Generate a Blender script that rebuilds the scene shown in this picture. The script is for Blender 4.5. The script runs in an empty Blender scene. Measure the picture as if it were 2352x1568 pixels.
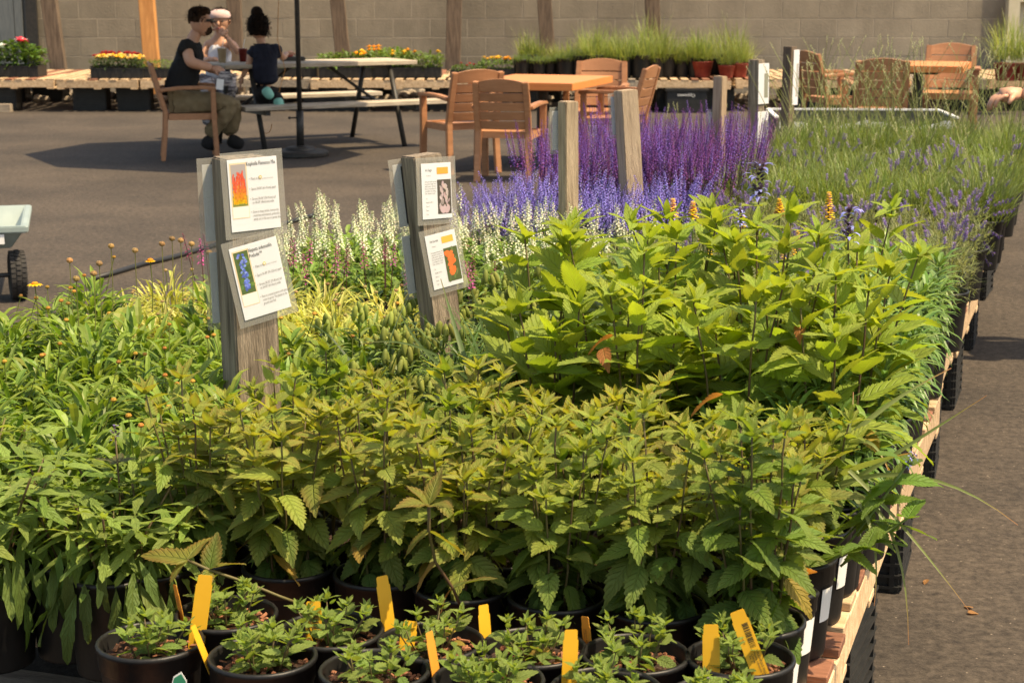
import bpy, bmesh, math, random
from mathutils import Vector, Matrix, Quaternion, Euler
R = math.radians
rnd = random.Random(7)
S = bpy.context.scene
COL = S.collection

# ---------------------------------------------------------------- camera, sky, sun, exposure
FPX, CX, CY, CAMH = 4000.0, 1176.0, 784.0, 1.62
PITCH = math.atan(829 / FPX)
cam = bpy.data.cameras.new('camera')
cam.sensor_width = 36.0
cam.lens = FPX * 36.0 / 2352.0
cam.clip_start, cam.clip_end = 0.05, 400
cam.dof.use_dof = True
cam.dof.focus_distance = 3.7
cam.dof.aperture_fstop = 13
camo = bpy.data.objects.new('camera', cam)
COL.objects.link(camo)
camo.location = (0, 0, CAMH)
camo.rotation_euler = (R(90) - PITCH, 0, 0)
S.camera = camo

SUNDIR = Vector((0.50, -0.18, 1.0)).normalized()
world = bpy.data.worlds.new('World')
S.world = world
world.use_nodes = True
wn = world.node_tree
sky = wn.nodes.new('ShaderNodeTexSky')
sky.sky_type = 'NISHITA'
sky.sun_disc = False
sky.sun_elevation = math.asin(SUNDIR.z)
sky.sun_rotation = math.atan2(SUNDIR.x, SUNDIR.y)
sky.dust_density = 2.5
sky.air_density = 1.0
sky.ozone_density = 1.0
wn.links.new(sky.outputs[0], wn.nodes['Background'].inputs[0])
wn.nodes['Background'].inputs[1].default_value = 0.15
sun = bpy.data.lights.new('sun', 'SUN')
sun.energy = 4.3
sun.angle = R(0.6)
sun.color = (1.0, 0.87, 0.68)
suno = bpy.data.objects.new('sun', sun)
COL.objects.link(suno)
suno.rotation_euler = SUNDIR.to_track_quat('Z', 'Y').to_euler()
suno.location = (6, -3, 12)
vs = S.view_settings
vs.view_transform = 'Standard'
vs.look = 'None'
vs.exposure = 0.80
vs.use_white_balance = True
vs.white_balance_temperature = 7900
vs.white_balance_tint = 8
vs.gamma = 1.0
vs.use_curve_mapping = False
S.cycles.max_bounces = 6
S.cycles.diffuse_bounces = 3
S.cycles.glossy_bounces = 2
S.cycles.transmission_bounces = 4
S.cycles.transparent_max_bounces = 6
S.cycles.sample_clamp_indirect = 4.0
S.cycles.use_denoising = True

# ---------------------------------------------------------------- helpers
def at(px, py, z):
    """ground-plan position of a point of height z that the survey saw at (px, py)"""
    x = (px - CX) / FPX
    yd = (py - CY) / FPX
    dy = math.cos(PITCH) - yd * math.sin(PITCH)
    dz = -math.sin(PITCH) - yd * math.cos(PITCH)
    t = (z - CAMH) / dz
    return Vector((x * t, dy * t, z))

def atY(px, py, Y):
    x = (px - CX) / FPX
    yd = (py - CY) / FPX
    dy = math.cos(PITCH) - yd * math.sin(PITCH)
    dz = -math.sin(PITCH) - yd * math.cos(PITCH)
    t = Y / dy
    return Vector((x * t, Y, CAMH + dz * t))

RA = R(18.5)
RU = Vector((math.sin(RA), math.cos(RA), 0))
RV = Vector((math.cos(RA), -math.sin(RA), 0))
R0 = Vector((0.62, 3.0, 0))
def row(u, v, z=0):
    p = R0 + RU * u + RV * v
    p.z = z
    return p

def obj(name, data, parent=None, loc=(0, 0, 0), rot=(0, 0, 0), scale=(1, 1, 1)):
    o = bpy.data.objects.new(name, data)
    COL.objects.link(o)
    o.location = loc
    o.rotation_euler = rot
    o.scale = scale if hasattr(scale, '__len__') else (scale,) * 3
    if parent:
        o.parent = parent
    return o

def tag(o, label=None, cat=None, group=None, kind=None):
    if label: o['label'] = label
    if cat: o['category'] = cat
    if group: o['group'] = group
    if kind: o['kind'] = kind
    return o

def thing(name, label, cat, loc=(0, 0, 0), rotz=0, group=None, scale=1, rot=None):
    o = obj(name, None, None, loc, rot if rot else (0, 0, rotz), scale)
    o.empty_display_size = 0.05
    return tag(o, label, cat, group)

class MB:
    """collects shapes into one mesh"""
    def __init__(s):
        s.v, s.f, s.c, s.m = [], [], [], []
        s.mi = 0
        s.col = (1, 1, 1)
    def add(s, vs, fs, col=None):
        n = len(s.v)
        s.v.extend(vs)
        c = col or s.col
        s.c.extend([c] * len(vs))
        for f in fs:
            s.f.append(tuple(i + n for i in f))
            s.m.append(s.mi)
    def box(s, c, size, M=None, col=None, taper=1.0):
        x, y, z = size[0] / 2, size[1] / 2, size[2] / 2
        p = [Vector((sx * x * (taper if sz > 0 else 1), sy * y * (taper if sz > 0 else 1), sz * z)) for sz in (-1, 1) for sy in (-1, 1) for sx in (-1, 1)]
        c = Vector(c)
        p = [c + (M @ q if M else q) for q in p]
        s.add(p, [(0, 2, 3, 1), (4, 5, 7, 6), (0, 1, 5, 4), (2, 6, 7, 3), (0, 4, 6, 2), (1, 3, 7, 5)], col)
    def tube(s, pts, rad, n=6, col=None, caps=True, flat=1.0):
        pts = [Vector(p) for p in pts]
        if not hasattr(rad, '__len__'): rad = [rad] * len(pts)
        vs, fs = [], []
        prev = None
        for i, p in enumerate(pts):
            d = (pts[min(i + 1, len(pts) - 1)] - pts[max(i - 1, 0)])
            d = d.normalized() if d.length > 1e-9 else Vector((0, 0, 1))
            if prev is None:
                a = d.orthogonal().normalized()
            else:
                a = (prev - d * prev.dot(d))
                a = a.normalized() if a.length > 1e-6 else d.orthogonal().normalized()
            prev = a
            b = d.cross(a)
            for k in range(n):
                an = 2 * math.pi * k / n
                vs.append(p + (a * math.cos(an) + b * math.sin(an) * flat) * rad[i])
        for i in range(len(pts) - 1):
            for k in range(n):
                k2 = (k + 1) % n
                fs.append((i * n + k, i * n + k2, (i + 1) * n + k2, (i + 1) * n + k))
        if caps:
            fs.append(tuple(range(n - 1, -1, -1)))
            fs.append(tuple((len(pts) - 1) * n + k for k in range(n)))
        s.add(vs, fs, col)
    def lathe(s, prof, n=24, c=(0, 0, 0), col=None, M=None):
        c = Vector(c)
        vs, fs = [], []
        for r, z in prof:
            for k in range(n):
                an = 2 * math.pi * k / n
                q = Vector((r * math.cos(an), r * math.sin(an), z))
                vs.append(c + (M @ q if M else q))
        for i in range(len(prof) - 1):
            for k in range(n):
                k2 = (k + 1) % n
                fs.append((i * n + k, i * n + k2, (i + 1) * n + k2, (i + 1) * n + k))
        s.add(vs, fs, col)
    def prism(s, poly, z0, z1, M=None, col=None):
        n = len(poly)
        vs = [Vector((x, y, z0)) for x, y in poly] + [Vector((x, y, z1)) for x, y in poly]
        if M: vs = [M @ q for q in vs]
        fs = [tuple(range(n - 1, -1, -1)), tuple(range(n, 2 * n))] + [(i, (i + 1) % n, n + (i + 1) % n, n + i) for i in range(n)]
        s.add(vs, fs, col)
    def ball(s, c, r, n=8, m=6, col=None, M=None):
        c = Vector(c)
        if not hasattr(r, '__len__'): r = (r, r, r)
        prof = []
        vs, fs = [], []
        for i in range(m + 1):
            th = math.pi * i / m
            for k in range(n):
                an = 2 * math.pi * k / n
                q = Vector((r[0] * math.sin(th) * math.cos(an), r[1] * math.sin(th) * math.sin(an), -r[2] * math.cos(th)))
                vs.append(c + (M @ q if M else q))
        for i in range(m):
            for k in range(n):
                k2 = (k + 1) % n
                fs.append((i * n + k, i * n + k2, (i + 1) * n + k2, (i + 1) * n + k))
        s.add(vs, fs, col)
    def blade(s, p, d, L, w, nseg=4, droop=0.6, col=None, prof='lance', side=None, fold=0.0, base=0.25):
        """a curved leaf strip from p along d, bending down by droop radians"""
        p = Vector(p); d = Vector(d).normalized()
        h = Vector((d.x, d.y, 0))
        if h.length < 1e-3:
            a = rnd.uniform(0, 6.283); h = Vector((math.cos(a), math.sin(a), 0))
        h.normalize()
        sd = side if side is not None else Vector((-h.y, h.x, 0))
        el = math.asin(max(-1, min(1, d.z)))
        vs, fs = [], []
        q = p.copy(); st = L / nseg
        for i in range(nseg + 1):
            t = i / nseg
            if prof == 'lance': k = (math.sin(math.pi * min(1, t * 0.93 + 0.07)) ** 0.8) * (1.15 - 0.3 * t)
            elif prof == 'ovate': k = (max(t, 0.02) ** 0.5) * ((1 - t) ** 0.75) * 1.9
            elif prof == 'grass': k = 1 - t ** 2.2
            else: k = 1 - t
            k = max(k, 0.05)
            e = el - droop * t * t * 1.2
            dd = h * math.cos(e) + Vector((0, 0, math.sin(e)))
            nn = sd.cross(dd)
            if i: q = q + dd * st
            if fold:
                vs += [q + sd * (w / 2 * k) + nn * (-fold * w * k), q.copy(), q - sd * (w / 2 * k) + nn * (-fold * w * k)]
            else:
                vs += [q + sd * (w / 2 * k), q - sd * (w / 2 * k)]
        m = 3 if fold else 2
        for i in range(nseg):
            for j in range(m - 1):
                a = i * m + j
                fs.append((a, a + m, a + m + 1, a + 1))
        s.add(vs, fs, col)
        return q
    def mesh(s, name, mats, smooth=False, tint=False):
        me = bpy.data.meshes.new(name)
        me.from_pydata([tuple(v) for v in s.v], [], s.f)
        if not isinstance(mats, (list, tuple)): mats = [mats]
        for m in mats: me.materials.append(m)
        if len(mats) > 1: me.polygons.foreach_set('material_index', s.m)
        if tint:
            at_ = me.color_attributes.new('tint', 'FLOAT_COLOR', 'POINT')
            flat = []
            for c in s.c: flat += [c[0], c[1], c[2], 1.0]
            at_.data.foreach_set('color', flat)
        if smooth: me.polygons.foreach_set('use_smooth', [True] * len(me.polygons))
        me.update()
        return me
    def build(s, name, mats, parent=None, loc=(0, 0, 0), rot=(0, 0, 0), smooth=False, tint=False):
        return obj(name, s.mesh(name, mats, smooth, tint), parent, loc, rot)

def bevel(me, w, seg=2):
    bm = bmesh.new(); bm.from_mesh(me)
    bmesh.ops.bevel(bm, geom=bm.edges[:], offset=w, segments=seg, affect='EDGES', clamp_overlap=True)
    bm.to_mesh(me); bm.free(); me.update()
    return me

def jit(c, a=0.15, r=rnd):
    k = 1 + r.uniform(-a, a)
    return tuple(max(0, x * k * (1 + r.uniform(-a, a) * 0.4)) for x in c)
def lerp(a, b, t): return tuple(x + (y - x) * t for x, y in zip(a, b))

# ---------------------------------------------------------------- materials
def nodes(name):
    m = bpy.data.materials.new(name)
    m.use_nodes = True
    nt = m.node_tree
    return m, nt, nt.nodes['Principled BSDF'], nt.nodes['Material Output']
def N(nt, t, **kw):
    n = nt.nodes.new(t)
    for k, v in kw.items(): setattr(n, k, v)
    return n
def rgba(c): return (c[0], c[1], c[2], 1)

def pm(name, c1, c2=None, scale=6.0, rough=0.6, bump=0.0, bscale=60.0, metallic=0.0, stretch=(1, 1, 1), c3=None, spec=0.4, detail=6, per=0.0, lo=0.35, hi=0.65, coat=0, trans=0, stain=0):
    """noise-mottled surface; per = brightness change from piece to piece"""
    m, nt, b, out = nodes(name)
    tc = N(nt, 'ShaderNodeTexCoord'); oi = N(nt, 'ShaderNodeObjectInfo')
    ad = N(nt, 'ShaderNodeVectorMath', operation='MULTIPLY_ADD')
    rv = N(nt, 'ShaderNodeCombineXYZ')
    for i in range(3): nt.links.new(oi.outputs['Random'], rv.inputs[i])
    nt.links.new(rv.outputs[0], ad.inputs[0]); ad.inputs[1].default_value = (37, 71, 53)
    nt.links.new(tc.outputs['Object'], ad.inputs[2])
    mp = N(nt, 'ShaderNodeMapping'); mp.inputs['Scale'].default_value = stretch
    nt.links.new(ad.outputs[0], mp.inputs[0])
    nz = N(nt, 'ShaderNodeTexNoise'); nz.inputs['Scale'].default_value = scale; nz.inputs['Detail'].default_value = detail; nz.inputs['Roughness'].default_value = 0.62
    nt.links.new(mp.outputs[0], nz.inputs['Vector'])
    cr = N(nt, 'ShaderNodeValToRGB')
    cr.color_ramp.elements[0].position = lo; cr.color_ramp.elements[1].position = hi
    cr.color_ramp.elements[0].color = rgba(c1); cr.color_ramp.elements[1].color = rgba(c2 or c1)
    if c3:
        e = cr.color_ramp.elements.new((lo + hi) / 2); e.color = rgba(c3)
    nt.links.new(nz.outputs['Fac'], cr.inputs[0])
    colout = cr.outputs[0]
    if per:
        mr = N(nt, 'ShaderNodeMapRange'); mr.inputs[3].default_value = 1 - per; mr.inputs[4].default_value = 1 + per
        nt.links.new(oi.outputs['Random'], mr.inputs[0])
        hs = N(nt, 'ShaderNodeHueSaturation'); nt.links.new(mr.outputs[0], hs.inputs['Value']); nt.links.new(colout, hs.inputs['Color'])
        colout = hs.outputs[0]
    if stain:
        ge = N(nt, 'ShaderNodeNewGeometry'); m2 = N(nt, 'ShaderNodeMapping'); m2.inputs['Scale'].default_value = (1.1, 1, 0.35)
        nt.links.new(ge.outputs['Position'], m2.inputs[0])
        n3 = N(nt, 'ShaderNodeTexNoise'); n3.inputs['Scale'].default_value = 0.7; n3.inputs['Detail'].default_value = 7; n3.inputs['Roughness'].default_value = 0.7
        nt.links.new(m2.outputs[0], n3.inputs['Vector'])
        mr3 = N(nt, 'ShaderNodeMapRange'); mr3.inputs[1].default_value = 0.3; mr3.inputs[2].default_value = 0.7; mr3.inputs[3].default_value = 1 - stain; mr3.inputs[4].default_value = 1.1
        nt.links.new(n3.outputs['Fac'], mr3.inputs[0])
        mu3 = N(nt, 'ShaderNodeMix', data_type='RGBA', blend_type='MULTIPLY'); mu3.inputs[0].default_value = 1
        nt.links.new(colout, mu3.inputs[6]); nt.links.new(mr3.outputs[0], mu3.inputs[7])
        colout = mu3.outputs[2]
    nt.links.new(colout, b.inputs['Base Color'])
    b.inputs['Roughness'].default_value = rough; b.inputs['Metallic'].default_value = metallic
    b.inputs['Specular IOR Level'].default_value = spec
    b.inputs['Coat Weight'].default_value = coat
    if bump:
        n2 = N(nt, 'ShaderNodeTexNoise'); n2.inputs['Scale'].default_value = bscale; n2.inputs['Detail'].default_value = 4
        nt.links.new(mp.outputs[0], n2.inputs['Vector'])
        bp = N(nt, 'ShaderNodeBump'); bp.inputs['Strength'].default_value = bump; bp.inputs['Distance'].default_value = 0.01
        nt.links.new(n2.outputs['Fac'], bp.inputs['Height']); nt.links.new(bp.outputs[0], b.inputs['Normal'])
    if trans:
        tr = N(nt, 'ShaderNodeBsdfTranslucent'); nt.links.new(colout, tr.inputs[0])
        mx = N(nt, 'ShaderNodeMixShader'); mx.inputs[0].default_value = trans
        nt.links.new(b.outputs[0], mx.inputs[1]); nt.links.new(tr.outputs[0], mx.inputs[2]); nt.links.new(mx.outputs[0], out.inputs[0])
    return m

def foliage_mat(name, rough=0.45, trans=0.40, spec=0.35, glow=(1.25, 1.2, 0.6)):
    m, nt, b, out = nodes(name)
    a = N(nt, 'ShaderNodeAttribute', attribute_name='tint')
    oi = N(nt, 'ShaderNodeObjectInfo')
    mr = N(nt, 'ShaderNodeMapRange'); mr.inputs[3].default_value = 0.82; mr.inputs[4].default_value = 1.18
    nt.links.new(oi.outputs['Random'], mr.inputs[0])
    hs = N(nt, 'ShaderNodeHueSaturation'); nt.links.new(mr.outputs[0], hs.inputs['Value']); nt.links.new(a.outputs['Color'], hs.inputs['Color'])
    nt.links.new(hs.outputs[0], b.inputs['Base Color'])
    b.inputs['Roughness'].default_value = rough; b.inputs['Specular IOR Level'].default_value = spec
    tr = N(nt, 'ShaderNodeBsdfTranslucent')
    mu = N(nt, 'ShaderNodeMix', data_type='RGBA', blend_type='MULTIPLY'); mu.inputs[0].default_value = 1
    nt.links.new(hs.outputs[0], mu.inputs[6]); mu.inputs[7].default_value = rgba(glow)
    nt.links.new(mu.outputs[2], tr.inputs[0])
    mx = N(nt, 'ShaderNodeMixShader'); mx.inputs[0].default_value = trans
    nt.links.new(b.outputs[0], mx.inputs[1]); nt.links.new(tr.outputs[0], mx.inputs[2]); nt.links.new(mx.outputs[0], out.inputs[0])
    return m

def veined_leaf_mat(name, rough=0.55, trans=0.46, veins=7.0):
    """broad leaf: object colour, pale veins, quilted relief, reddish margin scaled by the object colour's alpha"""
    m, nt, b, out = nodes(name)
    L = nt.links.new
    oi = N(nt, 'ShaderNodeObjectInfo'); uv = N(nt, 'ShaderNodeUVMap')
    sp = N(nt, 'ShaderNodeSeparateXYZ'); L(uv.outputs[0], sp.inputs[0])
    def M(op, a, bb=None, c=None):
        n = N(nt, 'ShaderNodeMath', operation=op)
        for i, q in enumerate((a, bb, c)):
            if q is None: continue
            if isinstance(q, (int, float)): n.inputs[i].default_value = q
            else: L(q, n.inputs[i])
        return n.outputs[0]
    ax = M('ABSOLUTE', M('SUBTRACT', sp.outputs[0], 0.5))
    ph = M('MULTIPLY', M('SUBTRACT', sp.outputs[1], M('MULTIPLY', ax, 0.55)), veins)
    fr = M('ABSOLUTE', M('SUBTRACT', M('FRACT', ph), 0.5))
    vein = M('SUBTRACT', 1.0, M('SMOOTH_MIN', M('MULTIPLY', M('SUBTRACT', 0.5, fr), 6.0), 1.0, 0.1))
    rib = M('SUBTRACT', 1.0, M('MINIMUM', M('MULTIPLY', ax, 22.0), 1.0))
    v = M('MAXIMUM', M('MULTIPLY', vein, 0.55), rib)
    nz = N(nt, 'ShaderNodeTexNoise'); nz.inputs['Scale'].default_value = 9; L(N(nt, 'ShaderNodeTexCoord').outputs['Object'], nz.inputs['Vector'])
    edge = M('MULTIPLY', M('MULTIPLY', M('POWER', M('ADD', M('MULTIPLY', ax, 1.2), M('MULTIPLY', sp.outputs[1], 0.45)), 2.0), oi.outputs['Alpha']), M('ADD', nz.outputs['Fac'], 0.5))
    edge = M('MINIMUM', edge, 0.7)
    mixv = N(nt, 'ShaderNodeMix', data_type='RGBA'); mixv.inputs[7].default_value = (0.36, 0.42, 0.12, 1)
    L(M('MULTIPLY', v, 0.28), mixv.inputs[0]); L(oi.outputs['Color'], mixv.inputs[6])
    mixe = N(nt, 'ShaderNodeMix', data_type='RGBA'); mixe.inputs[7].default_value = (0.26, 0.10, 0.035, 1)
    L(edge, mixe.inputs[0]); L(mixv.outputs[2], mixe.inputs[6])
    L(mixe.outputs[2], b.inputs['Base Color'])
    b.inputs['Roughness'].default_value = rough; b.inputs['Specular IOR Level'].default_value = 0.26
    bp = N(nt, 'ShaderNodeBump'); bp.inputs['Strength'].default_value = 0.55; bp.inputs['Distance'].default_value = 0.02; bp.invert = True
    L(M('ADD', v, M('MULTIPLY', nz.outputs['Fac'], 0.25)), bp.inputs['Height']); L(bp.outputs[0], b.inputs['Normal'])
    tr = N(nt, 'ShaderNodeBsdfTranslucent')
    mu = N(nt, 'ShaderNodeMix', data_type='RGBA', blend_type='MULTIPLY'); mu.inputs[0].default_value = 1; mu.inputs[7].default_value = (1.35, 1.25, 0.55, 1)
    L(mixe.outputs[2], mu.inputs[6]); L(mu.outputs[2], tr.inputs[0])
    mx = N(nt, 'ShaderNodeMixShader'); mx.inputs[0].default_value = trans
    L(b.outputs[0], mx.inputs[1]); L(tr.outputs[0], mx.inputs[2]); L(mx.outputs[0], out.inputs[0])
    return m

def flat(name, c, rough=0.5, metallic=0, spec=0.4):
    m, nt, b, out = nodes(name)
    b.inputs['Base Color'].default_value = rgba(c); b.inputs['Roughness'].default_value = rough
    b.inputs['Metallic'].default_value = metallic; b.inputs['Specular IOR Level'].default_value = spec
    return m

M = {}
M['leaf'] = veined_leaf_mat('veined_leaf')
M['foliage'] = foliage_mat('foliage')
M['gloss_foliage'] = foliage_mat('glossy_foliage', rough=0.42, trans=0.26, spec=0.35)
M['petal'] = foliage_mat('petals', rough=0.6, trans=0.3, spec=0.2, glow=(1.1, 1.05, 1.05))
M['stem'] = pm('stem', (0.09, 0.05, 0.025), (0.12, 0.11, 0.035), 8, 0.6)
M['pot'] = pm('black_pot_plastic', (0.006, 0.006, 0.0065), (0.014, 0.0135, 0.013), 14, 0.45, 0.2, 25, spec=0.35, stretch=(1, 1, 0.4))
M['redpot'] = pm('terracotta_plastic', (0.22, 0.03, 0.02), (0.28, 0.05, 0.03), 20, 0.5)
M['soil'] = pm('bark_soil', (0.012, 0.008, 0.006), (0.10, 0.048, 0.028), 55, 0.9, 0.9, 90, c3=(0.04, 0.02, 0.013))
M['chip'] = pm('bark_chip', (0.13, 0.045, 0.022), (0.30, 0.13, 0.07), 30, 0.85, 0.4, 80, per=0.3)
M['post'] = pm('weathered_post', (0.085, 0.062, 0.044), (0.36, 0.29, 0.215), 5, 0.85, 0.6, 30, stretch=(14, 14, 1.0), c3=(0.22, 0.172, 0.125), per=0.12, lo=0.3, hi=0.7)
M['post_pale'] = pm('pale_post', (0.12, 0.085, 0.056), (0.46, 0.355, 0.245), 5, 0.85, 0.5, 30, stretch=(14, 14, 1.0), c3=(0.36, 0.27, 0.18), per=0.08, lo=0.25, hi=0.7)
M['post_new'] = pm('cut_post', (0.30, 0.20, 0.12), (0.46, 0.34, 0.22), 5, 0.8, 0.4, 30, stretch=(14, 14, 1.0), per=0.1)
M['pallet'] = pm('pallet_pine', (0.42, 0.27, 0.15), (0.62, 0.45, 0.28), 4, 0.8, 0.4, 30, stretch=(1.2, 9, 9), per=0.18)
M['pallet_red'] = pm('pallet_red', (0.17, 0.07, 0.04), (0.30, 0.13, 0.075), 4, 0.8, 0.4, 30, stretch=(1.2, 9, 9), per=0.18)
M['pallet_old'] = pm('pallet_grey', (0.20, 0.16, 0.12), (0.38, 0.31, 0.23), 4, 0.85, 0.5, 30, stretch=(1.2, 9, 9), per=0.15)
M['crate'] = pm('black_crate_plastic', (0.010, 0.010, 0.010), (0.020, 0.020, 0.019), 15, 0.5, spec=0.4)
M['resin'] = pm('tan_resin', (0.34, 0.155, 0.072), (0.42, 0.198, 0.095), 5, 0.5, 0.12, 60, per=0.08, stretch=(1, 5, 6))
M['tabletop'] = pm('orange_table', (0.62, 0.20, 0.055), (0.70, 0.27, 0.08), 6, 0.42, stretch=(1, 8, 8))
M['darkmetal'] = pm('dark_metal', (0.018, 0.018, 0.018), (0.04, 0.036, 0.03), 25, 0.5, 0.1, 60)
M['steel'] = pm('painted_steel', (0.10, 0.115, 0.12), (0.15, 0.165, 0.165), 8, 0.5, stretch=(6, 6, 0.6))
M['plank'] = pm('weathered_plank', (0.33, 0.27, 0.20), (0.56, 0.48, 0.38), 5, 0.85, 0.4, 30, stretch=(1, 12, 12), per=0.12)
M['block'] = pm('concrete_block', (0.245, 0.208, 0.155), (0.335, 0.285, 0.215), 2.5, 0.95, 0.4, 45, per=0.06, stain=0.4, lo=0.25, hi=0.75)
M['mortar'] = pm('mortar', (0.31, 0.265, 0.20), (0.36, 0.31, 0.24), 6, 0.95)
M['timber'] = pm('old_timber', (0.075, 0.052, 0.036), (0.15, 0.108, 0.075), 5, 0.85, 0.4, 25, stretch=(7, 7, 0.8), per=0.15)
M['sunlit_orange'] = pm('sunlit_orange_timber', (0.46, 0.20, 0.06), (0.62, 0.30, 0.10), 5, 0.7, 0.3, 25, stretch=(7, 7, 0.8), c3=(0.52, 0.24, 0.08))  # bright orange stands in for sunlight on one post; the others are darker
M['cream'] = pm('cream_paint', (0.50, 0.45, 0.31), (0.56, 0.51, 0.37), 5, 0.7)
M['paper'] = pm('paper', (0.88, 0.89, 0.91), (0.90, 0.91, 0.93), 3, 0.55, trans=0.35)
M['paper_edge'] = pm('grey_paper', (0.60, 0.62, 0.66), (0.66, 0.68, 0.71), 3, 0.6)
M['ink'] = flat('ink', (0.03, 0.03, 0.03), 0.7)
M['greyink'] = flat('grey_ink', (0.22, 0.21, 0.20), 0.7)
M['tagyellow'] = pm('yellow_tag', (0.80, 0.46, 0.035), (0.84, 0.50, 0.045), 8, 0.5, trans=0.3)
M['tagorange'] = pm('orange_tag', (0.72, 0.33, 0.05), (0.76, 0.36, 0.06), 8, 0.5, trans=0.3)
M['white'] = pm('white_plastic', (0.74, 0.73, 0.70), (0.80, 0.79, 0.76), 6, 0.5)
M['tub'] = pm('grey_blue_tub', (0.24, 0.30, 0.29), (0.30, 0.36, 0.34), 6, 0.5)
M['rubber'] = pm('tyre_rubber', (0.018, 0.017, 0.016), (0.04, 0.036, 0.032), 18, 0.8)
M['skin'] = pm('skin', (0.52, 0.27, 0.17), (0.58, 0.32, 0.21), 12, 0.5, trans=0.0)
M['blackcloth'] = pm('black_cotton', (0.008, 0.008, 0.008), (0.014, 0.013, 0.012), 20, 0.9)
M['navy'] = pm('navy_cotton', (0.010, 0.012, 0.024), (0.016, 0.018, 0.034), 20, 0.9)
M['khaki'] = pm('khaki_cloth', (0.17, 0.125, 0.065), (0.22, 0.165, 0.09), 14, 0.9)
M['whitecloth'] = pm('white_cotton', (0.55, 0.56, 0.62), (0.64, 0.65, 0.70), 14, 0.9)
M['stripe'] = pm('striped_cloth', (0.10, 0.09, 0.10), (0.40, 0.37, 0.36), 10, 0.9, stretch=(1, 1, 5), lo=0.45, hi=0.55)
M['teal'] = pm('teal_rubber', (0.20, 0.52, 0.42), (0.26, 0.60, 0.48), 10, 0.5)
M['pinkcloth'] = pm('pale_pink_cloth', (0.56, 0.40, 0.38), (0.64, 0.47, 0.45), 14, 0.9)
M['hair'] = pm('brown_hair', (0.018, 0.010, 0.006), (0.060, 0.034, 0.020), 40, 0.9, 0.8, 60, stretch=(1, 1, 0.3), spec=0.1)
M['darkhair'] = pm('dark_hair', (0.008, 0.005, 0.004), (0.024, 0.015, 0.011), 40, 0.85, 0.8, 60, stretch=(1, 1, 0.3), spec=0.12)
M['lips'] = flat('lips', (0.35, 0.10, 0.09), 0.5)
M['eye'] = flat('eye_dark', (0.02, 0.015, 0.012), 0.3)
M['drink'] = pm('iced_coffee', (0.45, 0.33, 0.20), (0.55, 0.43, 0.28), 10, 0.25)
M['reddrink'] = pm('red_drink', (0.16, 0.015, 0.012), (0.22, 0.03, 0.02), 10, 0.25)
M['denim'] = pm('blue_denim', (0.04, 0.06, 0.11), (0.07, 0.09, 0.15), 20, 0.9)
M['stone'] = pm('rubble_stone', (0.22, 0.17, 0.12), (0.48, 0.40, 0.31), 5, 0.9, 0.4, 30, per=0.2)
M['hose'] = pm('black_hose', (0.010, 0.010, 0.011), (0.02, 0.02, 0.02), 8, 0.5)
M['canopy'] = pm('umbrella_canvas', (0.30, 0.26, 0.20), (0.36, 0.31, 0.24), 6, 0.9)

def lam_mat():
    m, nt, b, out = nodes('clear_laminate')
    tr = N(nt, 'ShaderNodeBsdfTransparent'); tr.inputs[0].default_value = (0.93, 0.93, 0.92, 1)
    b.inputs['Base Color'].default_value = (0.55, 0.53, 0.48, 1); b.inputs['Roughness'].default_value = 0.25
    mx = N(nt, 'ShaderNodeMixShader'); mx.inputs[0].default_value = 0.22
    nt.links.new(tr.outputs[0], mx.inputs[1]); nt.links.new(b.outputs[0], mx.inputs[2]); nt.links.new(mx.outputs[0], out.inputs[0])
    return m
M['laminate'] = lam_mat()

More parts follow.
